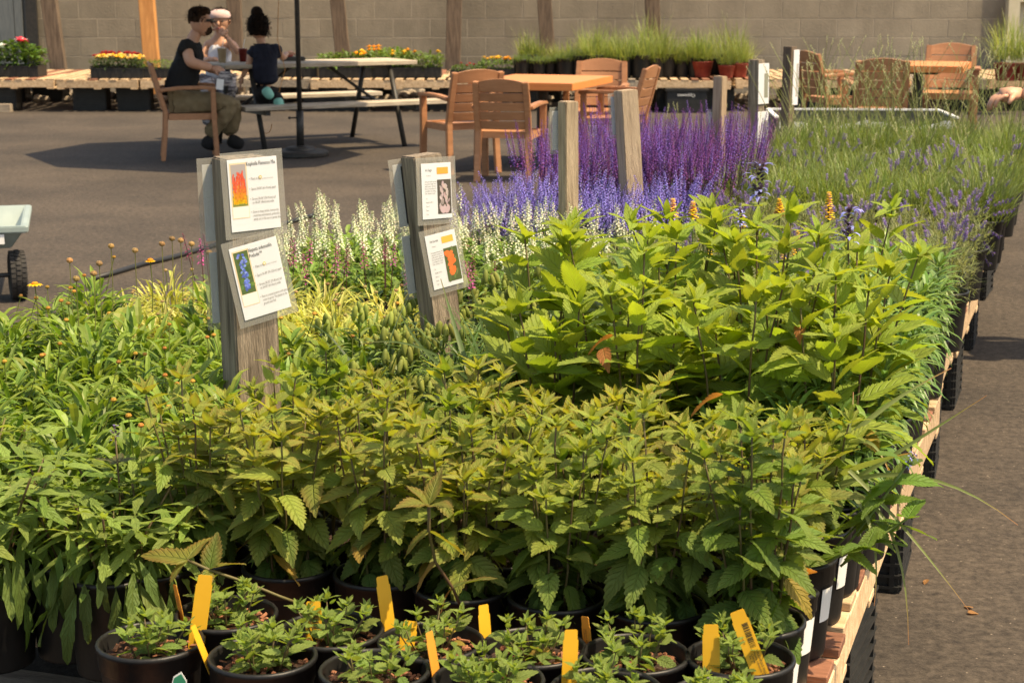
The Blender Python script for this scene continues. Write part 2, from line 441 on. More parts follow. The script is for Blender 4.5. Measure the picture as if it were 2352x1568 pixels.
def asphalt_mat():
    m, nt, b, out = nodes('asphalt')
    L = nt.links.new
    tc = N(nt, 'ShaderNodeTexCoord')
    def nz(scale, det=5, r=0.6):
        n = N(nt, 'ShaderNodeTexNoise'); n.inputs['Scale'].default_value = scale; n.inputs['Detail'].default_value = det; n.inputs['Roughness'].default_value = r
        L(tc.outputs['Object'], n.inputs['Vector']); return n.outputs['Fac']
    cr = N(nt, 'ShaderNodeValToRGB'); e = cr.color_ramp.elements
    e[0].position = 0.34; e[0].color = (0.026, 0.021, 0.017, 1); e[1].position = 0.68; e[1].color = (0.122, 0.099, 0.080, 1)
    L(nz(38, 8, 0.82), cr.inputs[0])
    cr2 = N(nt, 'ShaderNodeValToRGB'); e = cr2.color_ramp.elements
    e[0].position = 0.33; e[0].color = (0.62, 0.63, 0.64, 1); e[1].position = 0.68; e[1].color = (1.14, 1.11, 1.06, 1)
    L(nz(0.9, 6, 0.65), cr2.inputs[0])
    mu = N(nt, 'ShaderNodeMix', data_type='RGBA', blend_type='MULTIPLY'); mu.inputs[0].default_value = 1
    L(cr.outputs[0], mu.inputs[6]); L(cr2.outputs[0], mu.inputs[7])
    cr4 = N(nt, 'ShaderNodeValToRGB'); e = cr4.color_ramp.elements
    e[0].position = 0.36; e[0].color = (0.80, 0.80, 0.81, 1); e[1].position = 0.58; e[1].color = (1.06, 1.06, 1.05, 1)
    L(nz(21, 3, 0.6), cr4.inputs[0])
    mu4 = N(nt, 'ShaderNodeMix', data_type='RGBA', blend_type='MULTIPLY'); mu4.inputs[0].default_value = 1
    L(mu.outputs[2], mu4.inputs[6]); L(cr4.outputs[0], mu4.inputs[7]); mu = mu4
    vo = N(nt, 'ShaderNodeTexVoronoi'); vo.inputs['Scale'].default_value = 42; L(tc.outputs['Object'], vo.inputs['Vector'])
    cr3 = N(nt, 'ShaderNodeValToRGB'); e = cr3.color_ramp.elements
    e[0].position = 0.06; e[0].color = (1, 1, 1, 1); e[1].position = 0.13; e[1].color = (0, 0, 0, 1)
    L(vo.outputs['Distance'], cr3.inputs[0])
    sel = N(nt, 'ShaderNodeMath', operation='GREATER_THAN'); sel.inputs[1].default_value = 0.66
    sc = N(nt, 'ShaderNodeSeparateColor'); L(vo.outputs['Color'], sc.inputs[0]); L(sc.outputs[0], sel.inputs[0])
    f = N(nt, 'ShaderNodeMath', operation='MULTIPLY'); L(cr3.outputs[0], f.inputs[0]); L(sel.outputs[0], f.inputs[1])
    mx = N(nt, 'ShaderNodeMix', data_type='RGBA'); mx.inputs[7].default_value = (0.27, 0.22, 0.17, 1)
    L(f.outputs[0], mx.inputs[0]); L(mu.outputs[2], mx.inputs[6])
    L(mx.outputs[2], b.inputs['Base Color'])
    b.inputs['Roughness'].default_value = 0.9; b.inputs['Specular IOR Level'].default_value = 0.25
    bp = N(nt, 'ShaderNodeBump'); bp.inputs['Strength'].default_value = 0.5; bp.inputs['Distance'].default_value = 0.006
    L(nz(120, 4, 0.7), bp.inputs['Height']); L(bp.outputs[0], b.inputs['Normal'])
    return m
M['asphalt'] = asphalt_mat()
# ---------------------------------------------------------------- ground and back wall
g = MB()
g.add([(-150, -60, 0), (150, -60, 0), (150, 240, 0), (-150, 240, 0)], [(0, 1, 2, 3)])
tag(g.build('asphalt_ground', M['asphalt']), kind='structure')

WALLY = 25.4
BH, BL = 0.265, 0.53
wall = thing('block_wall', 'long tan concrete block wall behind the pallet benches', 'wall', (0, WALLY, 0))
w = MB(); w.box((0.2, 0.0745, 1.33), (17.6, 0.2, 2.66)); w.build('mortar_core', M['mortar'], wall)
bm_ = MB(); bm_.box((0, 0, 0), (BL - 0.009, 0.06, BH - 0.009))
bme = bevel(bm_.mesh('block', M['block']), 0.003, 1)
half = MB(); half.box((0, 0, 0), (BL / 2 - 0.012, 0.06, BH - 0.012)); hme = bevel(half.mesh('half_block', M['block']), 0.006, 1)
for r_ in range(9):
    off = BL / 2 if r_ % 2 else 0
    n = 30
    for k in range(n):
        x = -7.0 + off + k * BL
        if x > 7.25: continue
        obj('block', bme, wall, (x, 0.002 + rnd.uniform(-0.0015, 0.0015), BH * (r_ + 0.5) + 0.02), (0, 0, 0))

# dark doorway with steel jambs at the left end of the wall
dj = thing('steel_door_frame', 'grey steel door frame standing open on a dark doorway, wall end', 'door', (-7.3, WALLY - 0.08, 0))
q = MB(); q.box((0.02, 0.0, 1.4), (0.34, 0.10, 2.8)); q.build('jamb', M['steel'], dj)
q = MB(); q.box((0.255, 0.02, 1.4), (0.11, 0.14, 2.8)); q.box((0.33, 0.05, 1.4), (0.03, 0.05, 2.8)); q.build('jamb', M['steel'], dj)
q = MB(); q.box((-0.75, 0.25, 1.4), (1.15, 0.05, 2.8)); q.build('door_leaf', M['darkmetal'], dj)
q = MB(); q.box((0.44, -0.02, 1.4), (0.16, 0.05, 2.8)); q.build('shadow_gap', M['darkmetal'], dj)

# cream annex with a panelled door at the right end
cb = thing('cream_annex', 'cream painted wall with recessed panelled door beside the block wall', 'building', (7.0, WALLY - 0.25, 0))
q = MB(); q.box((2.2, 0.3, 1.5), (4.0, 0.5, 3.0)); q.build('wall', M['cream'], cb)
q = MB(); q.box((0.10, -0.02, 0.72), (0.16, 0.16, 1.44)); q.box((2.1, -0.02, 1.38), (3.84, 0.16, 0.12)); q.build('door_surround', M['cream'], cb)
q = MB(); q.box((1.6, 0.03, 0.62), (2.2, 0.05, 1.1)); q.build('panel', M['cream'], cb)

# leaning timber posts in front of the wall:  (top px, bottom px, bottom py, width m, mat, label)
POSTS = [((113, 0), (134, 152), 0.215, 'timber', 'dark timber post leaning beside the steel door frame'),
         ((337, 0), (346, 112), 0.215, 'sunlit_orange', 'timber post with sunlight painted in as orange behind the yellow flower tray'),
         ((537, 0), (541, 90), 0.20, 'timber', 'weathered timber post behind the woman in the white headband'),
         ((775, 0), (785, 100), 0.20, 'timber', 'weathered timber post behind the rudbeckia tray'),
         ((1044, 0), (1040, 157), 0.21, 'timber', 'brown timber post left of the small yellow and red flower tray'),
         ((1250, 0), (1258, 110), 0.20, 'timber', 'dark leaning timber post left of the tall grasses'),
         ((1498, 0), (1502, 100), 0.20, 'timber', 'dark timber post rising out of the tall grasses')]
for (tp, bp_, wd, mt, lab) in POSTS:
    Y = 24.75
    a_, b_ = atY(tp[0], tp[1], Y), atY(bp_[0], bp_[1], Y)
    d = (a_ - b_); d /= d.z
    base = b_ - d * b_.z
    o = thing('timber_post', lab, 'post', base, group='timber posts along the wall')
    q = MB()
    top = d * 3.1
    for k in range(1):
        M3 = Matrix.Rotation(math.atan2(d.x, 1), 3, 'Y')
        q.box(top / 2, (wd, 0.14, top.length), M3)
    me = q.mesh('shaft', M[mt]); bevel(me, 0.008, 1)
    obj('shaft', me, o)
    q = MB(); q.box((0, 0, 0.02), (wd + 0.08, 0.22, 0.04)); q.build('foot_plate', M['darkmetal'], o)

# ---------------------------------------------------------------- pallets and crates
def piece(size, bev=0.003):
    q = MB(); q.box((0, 0, 0), size)
    return size
def pallet_kit(mats, L=1.2, W=1.016):
    """boards run along v (length L), stringers along u (length W)"""
    kit = []
    nb = 8
    bw = 0.088
    b = MB(); b.box((0, 0, 0), (L, bw, 0.018)); bmesh_ = [bevel(b.mesh('board', M[m_]), 0.002, 1) for m_ in mats]
    s = MB(); s.box((0, 0, 0), (0.038, W, 0.088)); sm = bevel(s.mesh('stringer', M[mats[0]]), 0.003, 1)
    return bmesh_, sm, nb, L, W
def make_pallet(kit, pos, rz, label, group, zt):
    """zt: height of the deck top"""
    bms, sm, nb, L, W = kit
    t = thing('wooden_pallet', label, 'pallet', (pos.x, pos.y, zt - 0.128), rz, group)
    for k in range(nb):
        y = -W / 2 + 0.046 + k * (W - 0.092) / (nb - 1)
        obj('board', bms[rnd.randrange(len(bms))], t, (rnd.uniform(-.004, .004), y, 0.119), (0, 0, rnd.uniform(-.006, .006)))
    for x in (-L / 2 + 0.02, 0, L / 2 - 0.02):
        obj('stringer', sm, t, (x, 0, 0.0645))
    for y in (-W / 2 + 0.05, 0, W / 2 - 0.05):
        obj('board', bms[0], t, (0, y, 0.0105))
    return t
KIT_A = pallet_kit(['pallet', 'pallet', 'pallet_red'])
KIT_B = pallet_kit(['pallet_old', 'pallet'])
KIT_R = pallet_kit(['pallet', 'pallet_red', 'pallet_red'])

def crate_mesh(lx=0.40, ly=0.33, h=0.29):
    q = MB()
    t = 0.012
    n = 9
    for sx in (-1, 1):
        q.box((sx * (lx / 2 - t / 2), 0, h / 2), (t, ly, h))
        for k in range(n):
            q.box((sx * (lx / 2 + 0.005), 0, 0.016 + k * (h - 0.03) / (n - 1)), (0.012, ly + 0.008, 0.008))
        for j in (-0.45, 0.45):
            q.box((sx * (lx / 2 + 0.0055), j * ly, h / 2), (0.008, 0.014, h - 0.01))
    for sy in (-1, 1):
        q.box((0, sy * (ly / 2 - t / 2), h / 2), (lx - 2 * t - 0.002, t, h))
        for k in range(n):
            q.box((0, sy * (ly / 2 + 0.005), 0.0165 + k * (h - 0.03) / (n - 1)), (lx + 0.007, 0.0115, 0.0075))
        for j in (-0.46, 0.46):
            q.box((j * lx, sy * (ly / 2 + 0.0055), h / 2), (0.014, 0.008, h - 0.011))
    q.box((0, 0, h - 0.006), (lx - 2 * t, ly - 2 * t, 0.012))
    return q.mesh('crate', M['crate'])
CRATE = crate_mesh()

DZ = 0.42
RZ = -RA
# right-hand run of pallets (v 0 .. -1.2) and left-hand run (v -1.22 .. -2.42)
nth = ['first', 'second', 'third', 'fourth', 'fifth', 'sixth', 'seventh', 'eighth', 'ninth', 'tenth', 'eleventh']
u = -0.93
for k in range(10):
    wob = [0.0, -0.01, 0.02, -0.02, 0.015, -0.02, 0.01, 0.0, 0.02, 0][k]
    c = row(u + 0.508 + k * 1.045, -0.618 - 0.012 * k + wob * .6)
    make_pallet(KIT_R if k < 2 else KIT_A, c, RZ + R(rnd.uniform(-.7, .7)), 'pine pallet in the aisle-side run of the plant bench, %s from the near end' % nth[k], 'pallets of the plant bench', DZ)
u2 = -0.42
for k in range(7):
    c = row(u2 + 0.508 + k * 1.045, -1.83)
    make_pallet(KIT_B, c, RZ + R(rnd.uniform(-.7, .7)), 'grey pallet under the far-side run of the plant bench, %s from the near end' % nth[k], 'pallets of the plant bench', DZ)
ci = 0
for uu in (-0.62, 0.62, 1.685, 2.745, 3.835, 4.995, 6.305, 7.2, 8.05, 9.0):
    p = row(uu, -0.25 - .012 * uu)
    o = obj('plastic_crate', CRATE, None, p, (0, 0, RZ + R(rnd.uniform(-3, 3))))
    tag(o, 'black ribbed crate propping the bench on the aisle side, %s from the near end' % nth[ci], 'crate', 'crates under the plant bench'); ci += 1
ci = 0
for uu in (-0.2, 0.8, 1.9, 3.0, 4.1, 5.2, 6.3):
    p = row(uu, -1.22)
    o = obj('plastic_crate', CRATE, None, p, (0, 0, RZ))
    tag(o, 'black crate under the middle seam of the plant bench, hidden in shade, %s along' % nth[ci], 'crate', 'crates under the plant bench')
    p = row(uu, -2.2)
    o = obj('plastic_crate', CRATE, None, p, (0, 0, RZ))
    tag(o, 'black crate propping the bench beside the open asphalt, %s along' % nth[ci], 'crate', 'crates under the plant bench'); ci += 1

# long bench of pallets on crates along the wall
DZ2 = 0.41
x = -7.6; k = 0
FARP = []
places = ['left of the pink flowers', 'under the pink and white flowers', 'left of the yellow flower tray', 'under the yellow flower tray', 'behind the man in black', 'behind the woman', 'behind the girl', 'under the rudbeckia tray',
          'left of the small yellow flower tray', 'under the small yellow flower tray', 'under the black grass pots', 'under the tall grass', 'under the red pots', 'behind the far orange table', 'right of the far orange table', 'in front of the cream annex']
for k in range(14):
    xx = -7.3 + k * 1.06
    p = Vector((xx, 22.55 + (0.12 if k % 3 == 1 else 0), 0))
    make_pallet(KIT_A if k % 4 else KIT_B, p, R(90 + rnd.uniform(-2, 2)), 'pallet of the low bench along the wall, front row, %s' % (['1st', '2nd', '3rd', '4th', '5th', '6th', '7th', '8th', '9th', '10th', '11th', '12th', '13th', '14th'][k] + ' from the doorway'), 'pallets of the low wall bench', DZ2)
    p = Vector((xx + 0.2, 23.78, 0))
    make_pallet(KIT_A, p, R(90 + rnd.uniform(-2, 2)), 'pallet of the low bench along the wall, back row, %s' % (['1st', '2nd', '3rd', '4th', '5th', '6th', '7th', '8th', '9th', '10th', '11th', '12th', '13th', '14th'][k] + ' from the doorway'), 'pallets of the low wall bench', DZ2)
ORDS = ['one', 'two', 'three', 'four', 'five', 'six', 'seven', 'eight', 'nine', 'ten', 'eleven', 'twelve', 'thirteen', 'fourteen', 'fifteen', 'sixteen', 'seventeen', 'eighteen', 'nineteen', 'twenty', 'twenty-one', 'twenty-two', 'twenty-three', 'twenty-four', 'twenty-five', 'twenty-six']
for k in range(26):
    xx = -7.6 + k * 0.565 + rnd.uniform(-.09, .09)
    if k % 4 == 3: continue
    o = obj('plastic_crate', CRATE, None, (xx, 22.35 + rnd.uniform(-.05, .15), 0), (0, 0, R(rnd.uniform(-6, 6))), (1.0, 1.0, 0.99))
    tag(o, 'black crate under the wall bench\'s front edge, number %s from doorway' % ORDS[k], 'crate', 'crates under the low wall bench')
    o = obj('plastic_crate', CRATE, None, (xx + .2, 24.0, 0), (0, 0, R(rnd.uniform(-6, 6))), (1.0, 1.0, 0.99))
    tag(o, 'black crate shaded under the wall bench\'s back, number %s from doorway' % ORDS[k], 'crate', 'crates under the low wall bench')
# pale rubble bed below the wall
q = MB()
for k in range(420):
    xx, yy = rnd.uniform(-7.2, 7.2), rnd.uniform(23.4, 25.1)
    r_ = rnd.uniform(0.03, 0.09)
    q.ball((xx, yy, r_ * 0.5 + 0.02), (r_, r_ * rnd.uniform(.7, 1.1), r_ * rnd.uniform(.5, .8)), 6, 4)
tag(q.build('rubble', M['stone'], smooth=False), 'pale rubble stones lying below the wall behind the crates', 'stones', kind='stuff')
# ---------------------------------------------------------------- pots
def pot_mesh(mat, rt=0.082, rb=0.066, h=0.185, dent=0.0, n=28):
    q = MB()
    prof = [(0.0, 0.002), (rb, 0.002), (rb + 0.001, 0.006), (rb + (rt - rb) * 0.76, h * 0.78), (rt - 0.003, h * 0.79), (rt - 0.001, h * 0.80), (rt, h * 0.95), (rt + 0.0025, h * 0.955), (rt + 0.003, h * 0.985), (rt + 0.001, h),
            (rt - 0.003, h), (rt - 0.004, h * 0.97), (rt - 0.008, h * 0.6), (0.0, h * 0.59)]
    q.lathe(prof, n)
    if dent:
        vs = []
        for v in q.v:
            v = Vector(v)
            k = max(0, v.z / h - 0.55) / 0.45
            a = math.atan2(v.y, v.x)
            v.z -= dent * k * (0.5 + 0.5 * math.sin(a * 2 + 1)) ** 2
            s_ = 1 - 0.09 * k * math.sin(a * 2 + 0.6)
            v.x *= s_; v.y *= 1 + 0.05 * k * math.sin(a * 3)
            vs.append(v)
        q.v = vs
    return q.mesh('pot', mat, smooth=True)
POT = pot_mesh(M['pot']); POT2 = pot_mesh(M['pot'], dent=0.012); POTR = pot_mesh(M['redpot'], 0.11, 0.08, 0.16)
POTB = pot_mesh(M['pot'], 0.10, 0.085, 0.22)
def soil_mesh(r=0.074, n=22):
    rr = random.Random(3)
    q = MB()
    vs, fs = [Vector((0, 0, 0.006))], []
    rings = 5
    for i in range(1, rings + 1):
        for k in range(n):
            a = 2 * math.pi * k / n
            vs.append(Vector((r * i / rings * math.cos(a), r * i / rings * math.sin(a), rr.uniform(-0.004, 0.006))))
    for k in range(n): fs.append((0, 1 + k, 1 + (k + 1) % n))
    for i in range(rings - 1):
        for k in range(n):
            a = 1 + i * n + k; b = 1 + i * n + (k + 1) % n
            fs.append((a, a + n, b + n, b))
    q.add(vs, fs)
    return q.mesh('soil', M['soil'])
SOIL = soil_mesh()
def chips_mesh(seed):
    rr = random.Random(seed)
    q = MB()
    for k in range(70):
        a, r_ = rr.uniform(0, 6.283), 0.07 * math.sqrt(rr.random())
        l = rr.uniform(0.006, 0.022)
        E_ = Euler((rr.uniform(-.5, .5), rr.uniform(-.5, .5), rr.uniform(0, 6.28))).to_matrix()
        q.box((r_ * math.cos(a), r_ * math.sin(a), 0.007 + rr.uniform(0, .006)), (l, rr.uniform(.003, .008), rr.uniform(.002, .004)), E_, taper=rr.uniform(.5, 1))
    return q.mesh('bark_chips', M['chip'])
CHIPS = [chips_mesh(i) for i in range(3)]
SZ = 0.160     # soil height in a pot

# ---------------------------------------------------------------- veined serrated leaf (unit length along +Y, face up +Z)
def serrated_leaf(name, W=0.56, teeth=9, fold=0.22, droop=0.35, wav=0.02, seed=1, widest=0.36):
    rr = random.Random(seed)
    a_ = widest / (1 - widest) * 0.95
    def prof(t):
        t = min(max(t, 1e-4), 1)
        k = (t ** a_) * ((1 - t) ** 0.95)
        kmax = (widest ** a_) * ((1 - widest) ** 0.95)
        return k / kmax * W / 2
    rows = []
    ts = [0.0]
    for k in range(teeth):
        t0 = 0.04 + 0.93 * k / teeth; dt = 0.93 / teeth
        ts += [t0 + 0.02 * dt, t0 + 0.78 * dt]
    ts.append(1.0)
    vs, fs, uvs = [], [], []
    for i, t in enumerate(ts):
        w = prof(t)
        tip = (i % 2 == 0 and 0 < i < len(ts) - 1)
        we = w * (1.07 if tip else 0.88) + (0.006 if tip else 0)
        ye = t + (0.018 if tip else 0)
        zc = -droop * t * t
        tw = wav * math.sin(t * 9 + seed)
        for sx in (-1, -0.52, 0, 0.52, 1):
            ww = we if abs(sx) == 1 else w
            x = sx * ww
            z = zc + fold * abs(x) * (1 - 0.3 * abs(sx)) + tw * sx + (0.012 if abs(sx) == 0.52 else 0) * (1 - t)
            vs.append((x, ye if abs(sx) == 1 else t, z))
            uvs.append((0.5 + sx * 0.5 * (w / (W / 2)) ** 0.35, t))
    for i in range(len(ts) - 1):
        for j in range(4):
            a = i * 5 + j
            fs.append((a, a + 1, a + 6, a + 5))
    me = bpy.data.meshes.new(name)
    me.from_pydata(vs, [], fs)
    ul = me.uv_layers.new(name='UVMap')
    fl = []
    for lp in me.loops: fl += uvs[lp.vertex_index]
    ul.data.foreach_set('uv', fl)
    me.polygons.foreach_set('use_smooth', [True] * len(me.polygons))
    me.materials.append(M['leaf'])
    me.update()
    return me
LEAF_B = [serrated_leaf('leaf', 0.50, 9, 0.25, d, 0.02, i + 1, 0.33) for i, d in enumerate((0.12, 0.28, 0.42, 0.2))]
LEAF_C = [serrated_leaf('leaf', 0.48, 12, 0.24, d, 0.02, i + 9, 0.34) for i, d in enumerate((0.08, 0.2, 0.32, 0.42))]
TIPL = [serrated_leaf('leaf', 0.40, 8, 0.35, d, 0.02, i + 60, 0.34) for i, d in enumerate((0.02, 0.22))]
TIPC = [serrated_leaf('leaf', 0.34, 10, 0.30, d, 0.02, i + 70, 0.34) for i, d in enumerate((0.05, 0.3))]
LEAF_A = [serrated_leaf('leaf', 0.56, 6, 0.25, d, 0.015, i + 20, 0.36) for i, d in enumerate((0.05, 0.2, 0.32))]
LEAF_S = [serrated_leaf('leaf', 0.22, 3, 0.15, d, 0.03, i + 30, 0.55) for i, d in enumerate((0.1, 0.3, 0.5))]

def place_leaf(mesh, parent, p, az, el, L, col, red=0.0, roll=0.0, name='leaf'):
    y = Vector((math.cos(az) * math.cos(el), math.sin(az) * math.cos(el), math.sin(el)))
    x = Vector((math.sin(az), -math.cos(az), 0))
    x.rotate(Quaternion(y, roll))
    z = x.cross(y)
    m = Matrix((x, y, z)).transposed()
    o = bpy.data.objects.new(name, mesh)
    COL.objects.link(o)
    o.parent = parent
    o.location = p
    o.rotation_euler = m.to_euler()
    o.scale = (L, L, L)
    o.color = (col[0], col[1], col[2], red)
    return o

def stem_curve(p0, az, lean, h, bend, n):
    pts = []
    for i in range(n):
        t = i / (n - 1)
        r_ = math.tan(lean) * h * t + bend * t * t * h
        pts.append(Vector((p0[0] + math.cos(az) * r_, p0[1] + math.sin(az) * r_, p0[2] + h * t)))
    return pts

def nepeta(root, rr, nst, h, nn, leafL, meshes, young, old, red, lean=0.16, spread=0.035, tmin=0.0, drooplow=-0.55, tipL=0.6, stemr=0.0022, tipel=(.35, .95), tipm=None):
    for s_ in range(nst):
        a = 6.283 * s_ / nst + rr.uniform(-.5, .5)
        hh = h * rr.uniform(0.70, 1.14)
        r0 = spread * math.sqrt(rr.uniform(.15, 1))
        pts = stem_curve((math.cos(a) * r0, math.sin(a) * r0, SZ), a, lean * rr.uniform(.3, 1.2), hh, rr.uniform(-.05, .1), nn)
        q = MB(); q.tube([p + Vector((rr.uniform(-.002, .002), rr.uniform(-.002, .002), 0)) for p in pts], [stemr * (1.15 - 0.5 * i / nn) for i in range(nn)], 5)
        st = q.build('stem', M['stem'], root, smooth=True)
        az0 = rr.uniform(0, 6.283)
        for i in range(1, nn):
            t = i / (nn - 1)
            P = pts[i] if i < nn - 1 else pts[i].lerp(pts[i - 1], .25)
            if t < tmin: continue
            sz = leafL * (0.72 + 0.45 * math.sin(math.pi * min(1, t * 0.85 + 0.1))) * (1 - 0.30 * max(0, t - 0.72) / 0.28) * 1.08
            for sd in (0, 1):
                if rr.random() < (0.10 if t < 0.5 else 0.02): continue
                az = az0 + i * 1.571 + sd * math.pi + rr.uniform(-.3, .3)
                el = drooplow + (1.15 - drooplow * 0.35) * t ** 1.2 + rr.uniform(-.42, .38)
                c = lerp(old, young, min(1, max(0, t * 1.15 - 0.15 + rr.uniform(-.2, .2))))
                c = jit(c, 0.2, rr)
                if t < 0.5 and rr.random() < 0.05: c = jit((0.36, 0.27, 0.06), .2, rr)
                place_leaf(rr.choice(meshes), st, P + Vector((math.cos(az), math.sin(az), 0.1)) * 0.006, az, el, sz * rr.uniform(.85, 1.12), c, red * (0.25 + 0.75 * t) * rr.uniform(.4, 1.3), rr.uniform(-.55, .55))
        for k in range(6):
            az = az0 + k * 1.571 + (0.785 if k < 4 else 0.2) + rr.uniform(-.3, .3)
            place_leaf((tipm or TIPL)[k % 2], st, pts[-1] + Vector((0, 0, 0.002 if k < 4 else .008)), az, rr.uniform(*tipel) if k < 4 else rr.uniform(1.0, 1.4), leafL * tipL * (rr.uniform(.75, 1.1) if k < 4 else rr.uniform(.45, .7)), jit(young, .12, rr), red * rr.uniform(.5, 1.2), rr.uniform(-.3, .3))

def pot_base(name, label, cat, p, group, rz=None, pot=POT, chips=None, scale=1.0, withpot=True):
    t = thing(name, label, cat, p, rnd.uniform(0, 6.28) if rz is None else rz, group, scale)
    if withpot:
        obj('pot', pot, t)
        obj('soil', SOIL, t, (0, 0, SZ - 0.004))
        if chips is not None: tag(obj('bark_chips', CHIPS[chips % 3], t, (0, 0, SZ - 0.004)), kind='stuff')
    return t

# ---------------------------------------------------------------- A: young catmints in the front two rows
ROW1 = [(345, 1474), (603, 1508), (860, 1540), (1122, 1562), (1392, 1585), (1660, 1608)]
ROW2 = [(520, 1410), (762, 1448), (990, 1474), (1225, 1488), (1460, 1503), (1700, 1510)]
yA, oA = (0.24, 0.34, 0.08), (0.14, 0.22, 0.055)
k = 0
for ri, rw in enumerate((ROW1, ROW2)):
    for ci, (px, py) in enumerate(rw):
        p = at(px, py, DZ + 0.183); p.z = DZ + 0.002
        t = pot_base('potted_catmint', 'young catmint in black pot, %s from left, %s row of small pots' % (nth[ci], ('front', 'second')[ri]), 'potted plant', p, 'small catmint pots at the bench end', chips=k)
        rr = random.Random(100 + k); k += 1
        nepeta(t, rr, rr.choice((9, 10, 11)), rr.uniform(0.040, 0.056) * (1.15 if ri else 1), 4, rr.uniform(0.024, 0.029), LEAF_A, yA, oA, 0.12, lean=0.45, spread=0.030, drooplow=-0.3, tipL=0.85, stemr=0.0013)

# ---------------------------------------------------------------- B: block of red-tinged catmints
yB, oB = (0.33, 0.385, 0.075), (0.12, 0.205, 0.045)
k = 0
BROWS = [-0.37, -0.20, -0.03, 0.14]
STICK = MB()
def sticker():
    q = MB()
    vs, fs = [], []
    for i in range(7):
        a = -0.22 + 0.44 * i / 6
        for z, r_ in ((0.075, 0.0745), (0.138, 0.0800)):
            vs.append(Vector((math.cos(a) * r_, math.sin(a) * r_, z)))
    for i in range(6): fs.append((2 * i, 2 * i + 2, 2 * i + 3, 2 * i + 1))
    q.add(vs, fs)
    return q.mesh('label', M['white'], smooth=True)
STICKER = sticker()
for ri, uu in enumerate(BROWS):
    for ci in range(7):
        v = -0.108 - ci * 0.169
        p = row(uu + rnd.uniform(-.012, .012), v + rnd.uniform(-.01, .01), DZ + 0.002)
        if ci == 0:
            lab, grp = 'red-tinged catmint with pot side showing on the aisle edge, %s from the front' % nth[ri], 'red-tinged catmints on the aisle edge'
        elif ri == 0:
            lab, grp = 'red-tinged catmint in the shaded front row behind the small pots, %s from the aisle' % nth[ci], 'red-tinged catmints in the front row'
        else:
            lab, grp = 'red-tinged catmint inside its block, %s row back, %s from the aisle' % (nth[ri], nth[ci]), 'red-tinged catmints inside the block'
        t = pot_base('tall_catmint', lab, 'potted plant', p, grp, rz=rnd.uniform(0, 6.28) if ci else RZ + 0.3, pot=POT2 if (ci == 0 and ri == 1) else POT, withpot=True)
        if ci == 0: obj('label', STICKER, t, (0, 0, 0), (0, 0, R(-38)))
        rr = random.Random(500 + k); k += 1
        tm = 0.0 if (ri == 0 or ci == 0) else 0.45
        lc = [0.9, 0.0, 0.15, 0.35, 0.2, 0.1, 0.3][(ci * 3 + ri) % 7]
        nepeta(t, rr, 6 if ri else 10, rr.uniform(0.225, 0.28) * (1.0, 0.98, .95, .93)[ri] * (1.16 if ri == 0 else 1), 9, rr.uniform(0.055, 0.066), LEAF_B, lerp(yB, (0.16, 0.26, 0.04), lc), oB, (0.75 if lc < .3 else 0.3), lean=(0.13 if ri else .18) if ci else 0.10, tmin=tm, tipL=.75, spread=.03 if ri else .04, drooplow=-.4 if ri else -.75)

# a trailing catmint stem lying out over the small pots
def trailing(root_p, pts, leaves, label):
    t = thing('trailing_stem', label, 'plant stem', root_p)
    q = MB(); q.tube([Vector(p) - root_p for p in pts], [0.0028] * len(pts), 6)
    st = q.build('stem', M['stem'], t, smooth=True)
    rr = random.Random(42)
    for (i, az, el, L, c) in leaves:
        place_leaf(rr.choice(LEAF_B), st, Vector(pts[i]) - root_p, az, el, L, c, 0.8, rr.uniform(-.4, .4))
p0 = at(655, 1365, 0.62)
trail = [atY(x_, y_, 2.78 - 0.01 * i) for i, (x_, y_) in enumerate([(700, 1390), (640, 1368), (560, 1335), (480, 1308), (430, 1285)])]
gy = (0.20, 0.22, 0.04)
trailing(trail[0].copy(), trail, [(4, 2.9, 0.1, .085, gy), (4, 1.2, .6, .07, gy), (4, 3.9, -.5, .05, gy), (3, 1.4, .9, .07, (0.10, .16, .03)), (3, -1.6, -.5, .045, gy), (3, 0.4, .3, .06, gy)], 'reddish catmint stem trailing low above the small pots at left')
trail2 = [atY(x_, y_, 2.70 - 0.012 * i) for i, (x_, y_) in enumerate([(1062, 1400), (1040, 1350), (1000, 1290), (985, 1220), (985, 1160)])]
trailing(trail2[0].copy(), trail2, [(4, 1.2, .9, .07, gy), (4, 4.0, .5, .07, gy), (4, 2.4, .7, .055, gy), (4, 5.3, .3, .07, gy), (3, 0, -.5, .07, gy), (3, 3.1, -.6, .06, gy), (2, 3.3, -.9, .06, (.3, .2, .06)), (1, 0.2, .35, .075, (.12, .17, .04)), (1, 3.3, -.8, .05, (.28, .14, .05))], 'single catmint shoot standing forward of the block over the small pots')

# ---------------------------------------------------------------- C: tall bright catmints with big leaves
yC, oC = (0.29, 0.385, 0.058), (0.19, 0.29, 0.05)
def flower_spike(seed, n=26, hgt=0.055, r=0.02, petal=(0.30, 0.32, 0.72), calyx=(0.07, 0.045, 0.07)):
    rr = random.Random(seed)
    q = MB()
    for i in range(n * 2):
        t = rr.random(); a = rr.uniform(0, 6.28)
        d = Vector((math.cos(a), math.sin(a), 0.9))
        q.blade(Vector((math.cos(a), math.sin(a), 0)) * 0.004 + Vector((0, 0, t * hgt)), d, 0.011, 0.006, 2, 0.3, jit(calyx, .4, rr))
    for i in range(n):
        t = rr.random() ** 1.3; a = rr.uniform(0, 6.28)
        d = Vector((math.cos(a), math.sin(a), rr.uniform(.1, .6)))
        e = q.blade(Vector((math.cos(a), math.sin(a), 0)) * 0.007 + Vector((0, 0, t * hgt)), d, r * rr.uniform(.7, 1.1), 0.008, 3, 0.9, jit(petal, .25, rr), prof='ovate')
    return q.mesh('flower_spike', M['petal'], tint=True)
SPIKE = flower_spike(1)
